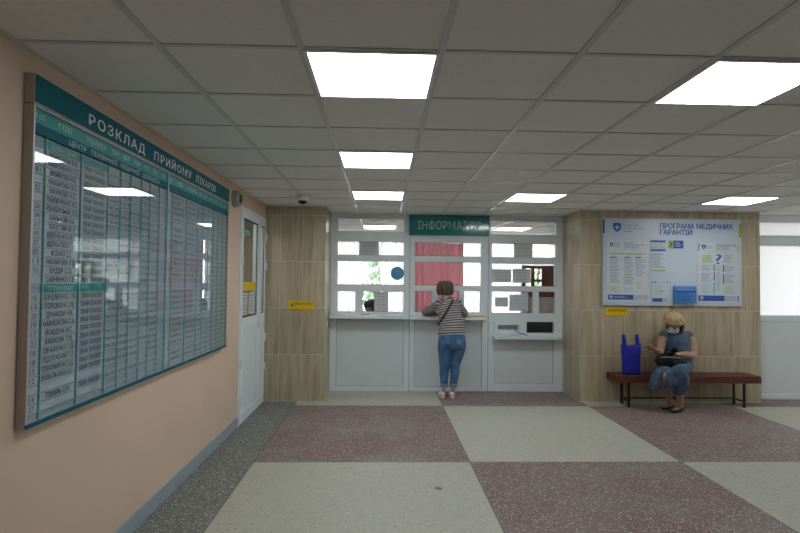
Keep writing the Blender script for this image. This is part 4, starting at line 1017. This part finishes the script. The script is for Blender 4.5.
# crossbody bag
cb_ = thing('crossbody_bag', 'small black crossbody bag worn over the striped top, strap across the back', 'bag', (.75, 7.62, .93))
S = MB(); pth = [((.85, 7.668, .97), .0), ((.80, 7.62, .985), .0), ((.775, 7.55, 1.0), 0), ((.785, 7.46, 1.03), 0), ((.83, 7.418, 1.10), 0), ((.89, 7.428, 1.20), 0), ((.94, 7.458, 1.28), 0), ((.972, 7.505, 1.335), 0), ((.985, 7.57, 1.352), 0), ((.98, 7.63, 1.33), 0), ((.95, 7.685, 1.24), 0), ((.93, 7.685, 1.10), 0), ((.95, 7.675, .97), 0)]
S.loft([(p, .014, .003) for p, _ in pth], (1, 0, .2), 8, 5); S.build('strap', M['strapcloth'], cb_)
S = MB(); S.box(.84, .99, 7.668, 7.715, .86, .98); S.build('pouch', M['leather'], cb_, bevel=.012)

# --- woman seated on the bench
st = thing('person', 'seated person in denim dress and face mask looking at a phone on the bench', 'person', (3.82, 7.03, 0))
Rs = rotm(math.pi-.30, 0, 0) @ rotm(0, -.42, 0.0); hs_c = Vector((3.772, 6.945, 1.085))
S = MB(); head(S, hs_c, Rs)
S.loft([(hs_c+Rs @ Vector((0, -.03, -.05)), .052, .056), ((3.80, 6.985, 1.0), .054, .056), ((3.825, 7.005, .95), .085, .066)], (1, .3, 0), 16, 4)
S.loft([((3.87, 7.04, .495), .16, .115), ((3.865, 7.045, .56), .18, .13), ((3.855, 7.045, .68), .165, .125), ((3.845, 7.025, .80), .17, .13), ((3.84, 7.01, .89), .165, .105), ((3.83, 7.005, .945), .12, .075), ((3.82, 7.0, .985), .06, .055)], (1, .25, 0), 22, 4)
sL = [((3.690, 7.0, .925), .058, .058), ((3.630, 6.975, .83), .054, .054), ((3.578, 6.925, .705), .045, .045), ((3.515, 6.86, .728), .043, .042), ((3.445, 6.80, .765), .029, .026)]
sR = [((3.99, 7.02, .925), .060, .060), ((4.032, 6.985, .82), .058, .058), ((4.005, 6.925, .685), .048, .048), ((3.88, 6.845, .690), .045, .044), ((3.755, 6.79, .703), .030, .027)]
S.loft(sL, (0, .3, 1), 16, 5); S.loft(sR, (0, .3, 1), 16, 5)
hand(S, (3.438, 6.797, .77), (-.90, -.12, .36), (-.25, .6, .75), 1, .22, 1.0, .14)
hand(S, (3.745, 6.786, .704), (-.93, -.12, .05), (.1, -.62, .78), 1, .55, 1.0)
S.loft([((3.76, 7.04, .500), .088, .095), ((3.62, 6.86, .505), .080, .080), ((3.492, 6.685, .470), .060, .062), ((3.54, 6.735, .34), .052, .058), ((3.625, 6.815, .18), .040, .046), ((3.675, 6.862, .07), .034, .040), ((3.675, 6.862, .045), .034, .04)], (1, -.6, 0), 16, 5)
S.loft([((3.95, 7.03, .500), .090, .095), ((3.80, 6.82, .510), .082, .082), ((3.652, 6.61, .478), .062, .064), ((3.675, 6.645, .34), .055, .060), ((3.715, 6.70, .18), .042, .048), ((3.742, 6.74, .07), .035, .041), ((3.742, 6.74, .045), .035, .04)], (1, -.6, 0), 16, 5)
for hx, hy, tx_, ty_ in ((3.71, 6.885, 3.565, 6.825), (3.775, 6.765, 3.60, 6.67)):
    S.loft([((hx, hy, .05), .028, .034), ((hx*.6+tx_*.4, hy*.6+ty_*.4, .04), .028, .026), ((tx_, ty_, .02), .022, .009)], (.4, -1, 0), 12, 3)
S.build('body', M['skin_tan'], st, voxel=.007, smooth_it=2)
face_parts(st, hs_c, Rs, mouth=False, closed=.004)
# mask
S = MB(); L_ = lambda p: hs_c+Rs @ Vector(p); rows_ = []
for j in range(7):
    z = -.012-.092*j/6; fx = math.sin(math.pi*(j+.6)/7.2)
    for i in range(13):
        a = (i-6)/6*1.25; rows_.append(L_((math.sin(a)*.066, -.004+math.cos(a)*(.100+.018*fx), z)))
S.add(rows_, [(j*13+i, j*13+i+1, (j+1)*13+i+1, (j+1)*13+i) for j in range(6) for i in range(12)], 0, True)
S.build('face_mask', M['mask'], st, solid=.003)
# dress: bodice, lap and the hanging skirt in one cloth mesh
S = MB()
S.loft([((3.875, 7.04, .485), .200, .145), ((3.872, 7.045, .55), .205, .152), ((3.862, 7.045, .67), .188, .142), ((3.85, 7.025, .79), .190, .150), ((3.845, 7.008, .88), .188, .125), ((3.838, 7.004, .93), .165, .098), ((3.832, 7.002, .958), .120, .080)], (1, .25, 0), 26, 5, wob=.03)
for p, a in (((3.675, 7.0, .925), 1), ((4.005, 7.02, .925), 1)): S.ell(p, .061, .068, .058)
S.loft([((3.80, 7.06, .522), .115, .100), ((3.63, 6.87, .517), .106, .096), ((3.52, 6.72, .485), .088, .082), ((3.475, 6.672, .463), .05, .06)], (1, -.7, 0), 22, 5, wob=.05)
S.loft([((3.96, 7.05, .522), .120, .100), ((3.81, 6.83, .520), .110, .098), ((3.66, 6.625, .490), .094, .090), ((3.635, 6.565, .465), .075, .075)], (1, -.7, 0), 22, 5, wob=.05)
S.loft([((3.455, 6.70, .50), .055, .075), ((3.425, 6.70, .42), .070, .085), ((3.412, 6.72, .34), .072, .085), ((3.412, 6.73, .295), .074, .085)], (1, -.2, 0), 20, 5, wob=.10)
S.loft([((3.60, 6.64, .50), .065, .070), ((3.585, 6.655, .42), .075, .095), ((3.575, 6.68, .34), .070, .095), ((3.575, 6.69, .305), .068, .092)], (1, -.2, 0), 20, 5, wob=.10)
S.loft([((3.665, 6.60, .50), .080, .085), ((3.685, 6.635, .42), .105, .115), ((3.692, 6.675, .32), .088, .105), ((3.668, 6.69, .242), .066, .090)], (1, -.2, 0), 22, 5, wob=.10)
S.build('dress', M['dress'], st, voxel=.010, smooth_it=2)
# collar, buttons, chest pockets
m = MB()
for sx in (-1, 1):
    c_ = Vector((3.815, 6.902, .925)); a = Vector((sx*.5, -.18, .0))
    m.add([c_+Vector((sx*.010, -.012, -.045)), c_+Vector((sx*.070, .012, -.018)), c_+Vector((sx*.078, .055, .035)), c_+Vector((sx*.035, .030, .038))], [(0, 1, 2, 3)])
m.build('collar', M['dress_light'], st, solid=.006)
m = MB(); m.ell((3.905, 6.868, .865), .008, .004, .008); m.build('button', M['alu'], st)
for heel, toe in (((3.722, 6.897, 0), (3.552, 6.822, 0)), ((3.785, 6.775, 0), (3.582, 6.662, 0))):
    shoe(st, heel, toe, .047, .072, 'leather', False, True, 'flat_shoe')
hr = hair(st, hs_c, Rs, M['hair_blonde'], .150, 1.17, True, 9, 230, flick=.10, rough_=.012, fr=.012)
# smartphone, held in the right-hand side hand
Rp = rotm(math.pi-.2, -.9, 0)
ph = thing('smartphone', 'black smartphone held by the seated person over the handbag', 'phone', (3.648, 6.752, .70))
m = MB(); m.box(-.036, .036, -.005, .005, -.05, .085); m.v = [Vector((3.636, 6.748, .722))+Matrix.Rotation(.55, 3, 'Y') @ Matrix.Rotation(.5, 3, 'X') @ p for p in m.v]; m.build('phone_body', M['phone'], ph, bevel=.003)
# handbag on the lap
hb = thing('handbag', 'slouchy black handbag lying on the lap of the seated person', 'bag', (3.63, 6.76, .58))
S = MB(); S.loft([((3.455, 6.775, .62), .055, .035), ((3.50, 6.765, .625), .078, .052), ((3.60, 6.735, .622), .080, .060), ((3.70, 6.745, .618), .076, .058), ((3.80, 6.775, .62), .060, .045), ((3.835, 6.79, .62), .04, .03)], (0, 0, 1), 20, 6, wob=.26); S.build('bag_body', M['leather'], hb, voxel=.008, smooth_it=2)
for dy in (0, .03):
    S = MB(); S.loft([((3.49, 6.735+dy, .66), .007, .005), ((3.53, 6.715+dy, .715), .007, .005), ((3.60, 6.70+dy, .73), .007, .005), ((3.70, 6.705+dy, .70), .007, .005), ((3.76, 6.735+dy, .655), .007, .005)], (0, 0, 1), 8, 5); S.build('handle', M['leather'], hb)
S = MB(); S.loft([((3.48, 6.715, .675), .004, .004), ((3.60, 6.68, .682), .004, .004), ((3.72, 6.70, .672), .004, .004)], (0, 0, 1), 8, 4); S.build('zip', M['alu'], hb)

# --- clerk seated in the office behind the left window
ck = thing('person', 'dark haired clerk seated behind the glass of the left reception window', 'person', (-.20, 8.78, 0))
Rc = rotm(math.pi*.72, -.35, 0); cc = Vector((-.18, 8.62, 1.172))
S = MB(); head(S, cc, Rc)
S.loft([(cc+Rc @ Vector((0, -.03, -.05)), .05, .054), ((-.19, 8.69, 1.09), .052, .055), ((-.19, 8.71, 1.04), .08, .06)], (1, 0, 0), 14, 4)
S.loft([((-.19, 8.80, .46), .16, .12), ((-.19, 8.79, .62), .15, .115), ((-.19, 8.75, .85), .16, .11), ((-.19, 8.72, .99), .15, .085), ((-.19, 8.71, 1.06), .06, .055)], (1, 0, 0), 20, 4)
for sx in (-1, 1):
    S.loft([((-.19+sx*.16, 8.73, .98), .05, .05), ((-.19+sx*.22, 8.66, .86), .045, .045), ((-.19+sx*.23, 8.52, .795), .04, .04), ((-.19+sx*.14, 8.36, .79), .027, .025)], (0, 0, 1), 14, 5)
    hand(S, (-.19+sx*.135, 8.355, .788), (-.6*sx, -.8, -.05), (0, 0, 1), sx, .3)
    S.loft([((-.19+sx*.09, 8.80, .50), .085, .085), ((-.19+sx*.10, 8.56, .50), .075, .075), ((-.19+sx*.10, 8.40, .49), .058, .060), ((-.19+sx*.10, 8.42, .28), .05, .052), ((-.19+sx*.10, 8.46, .06), .034, .038)], (1, 0, 0), 14, 4)
    S.loft([((-.19+sx*.10, 8.48, .04), .03, .03), ((-.19+sx*.10, 8.36, .03), .034, .022), ((-.19+sx*.10, 8.28, .02), .03, .014)], (1, 0, 0), 12, 3)
S.build('body', M['skin'], ck, voxel=.009, smooth_it=2); face_parts(ck, cc, Rc)
S = MB(); S.loft([((-.19, 8.80, .50), .185, .14), ((-.19, 8.79, .62), .172, .13), ((-.19, 8.75, .85), .178, .125), ((-.19, 8.72, .98), .165, .10), ((-.19, 8.71, 1.03), .09, .07)], (1, 0, 0), 20, 4)
for sx in (-1, 1): S.loft([((-.19+sx*.14, 8.73, .98), .062, .062), ((-.19+sx*.22, 8.66, .86), .06, .06), ((-.19+sx*.23, 8.52, .797), .052, .045), ((-.19+sx*.16, 8.40, .79), .042, .034)], (0, 0, 1), 14, 5)
S.build('white_jacket', M['cloth_white'], ck)
S = MB(); S.loft([((-.19, 8.80, .44), .18, .14), ((-.19, 8.80, .52), .18, .14)], (1, 0, 0), 20, 3)
for sx in (-1, 1): S.loft([((-.19+sx*.09, 8.80, .50), .10, .098), ((-.19+sx*.10, 8.56, .50), .09, .088), ((-.19+sx*.10, 8.40, .49), .072, .074), ((-.19+sx*.10, 8.42, .28), .066, .07), ((-.19+sx*.10, 8.46, .10), .06, .065)], (1, 0, 0), 16, 4)
S.build('trousers', M['dark_room'], ck, voxel=.01, smooth_it=2)
for sx in (-1, 1): shoe(ck, (-.19+sx*.10, 8.50, 0), (-.19+sx*.10, 8.25, 0), .042, .06, 'leather', False)
hair(ck, cc, Rc, M['hair_dark'], .05, .98, True, 5, 110)
ch_ = thing('office_chair', 'grey office chair under the clerk behind the left reception window', 'chair', (-.19, 8.84, 0))
B((-.42, .04, 8.62, 9.06, .335, .40)).build('seat', M['seatgrey'], ch_, bevel=.02); B((-.40, .02, 9.02, 9.08, .50, .95)).build('backrest', M['seatgrey'], ch_, bevel=.02)
m = MB(); m.cyl((-.19, 8.84, .06), (-.19, 8.84, .34), .025); m.build('column', M['steel'], ch_)
m = B((-.21, -.17, 9.03, 9.06, .34, .55)); m.build('back_support', M['steel'], ch_)
for k in range(5):
    a = 2*math.pi*k/5+.3; m = MB(); m.cyl((-.19, 8.84, .08), (-.19+.27*math.cos(a), 8.84+.27*math.sin(a), .055), .018, .013); m.build('leg', M['steel'], ch_)
    m = MB(); m.ell((-.19+.27*math.cos(a), 8.84+.27*math.sin(a), .026), .026, .026, .026); m.build('caster', M['steel'], ch_)

for r in list(col.objects):
    if '_o' in r: del r['_o']
    if '_done' in r: del r['_done']
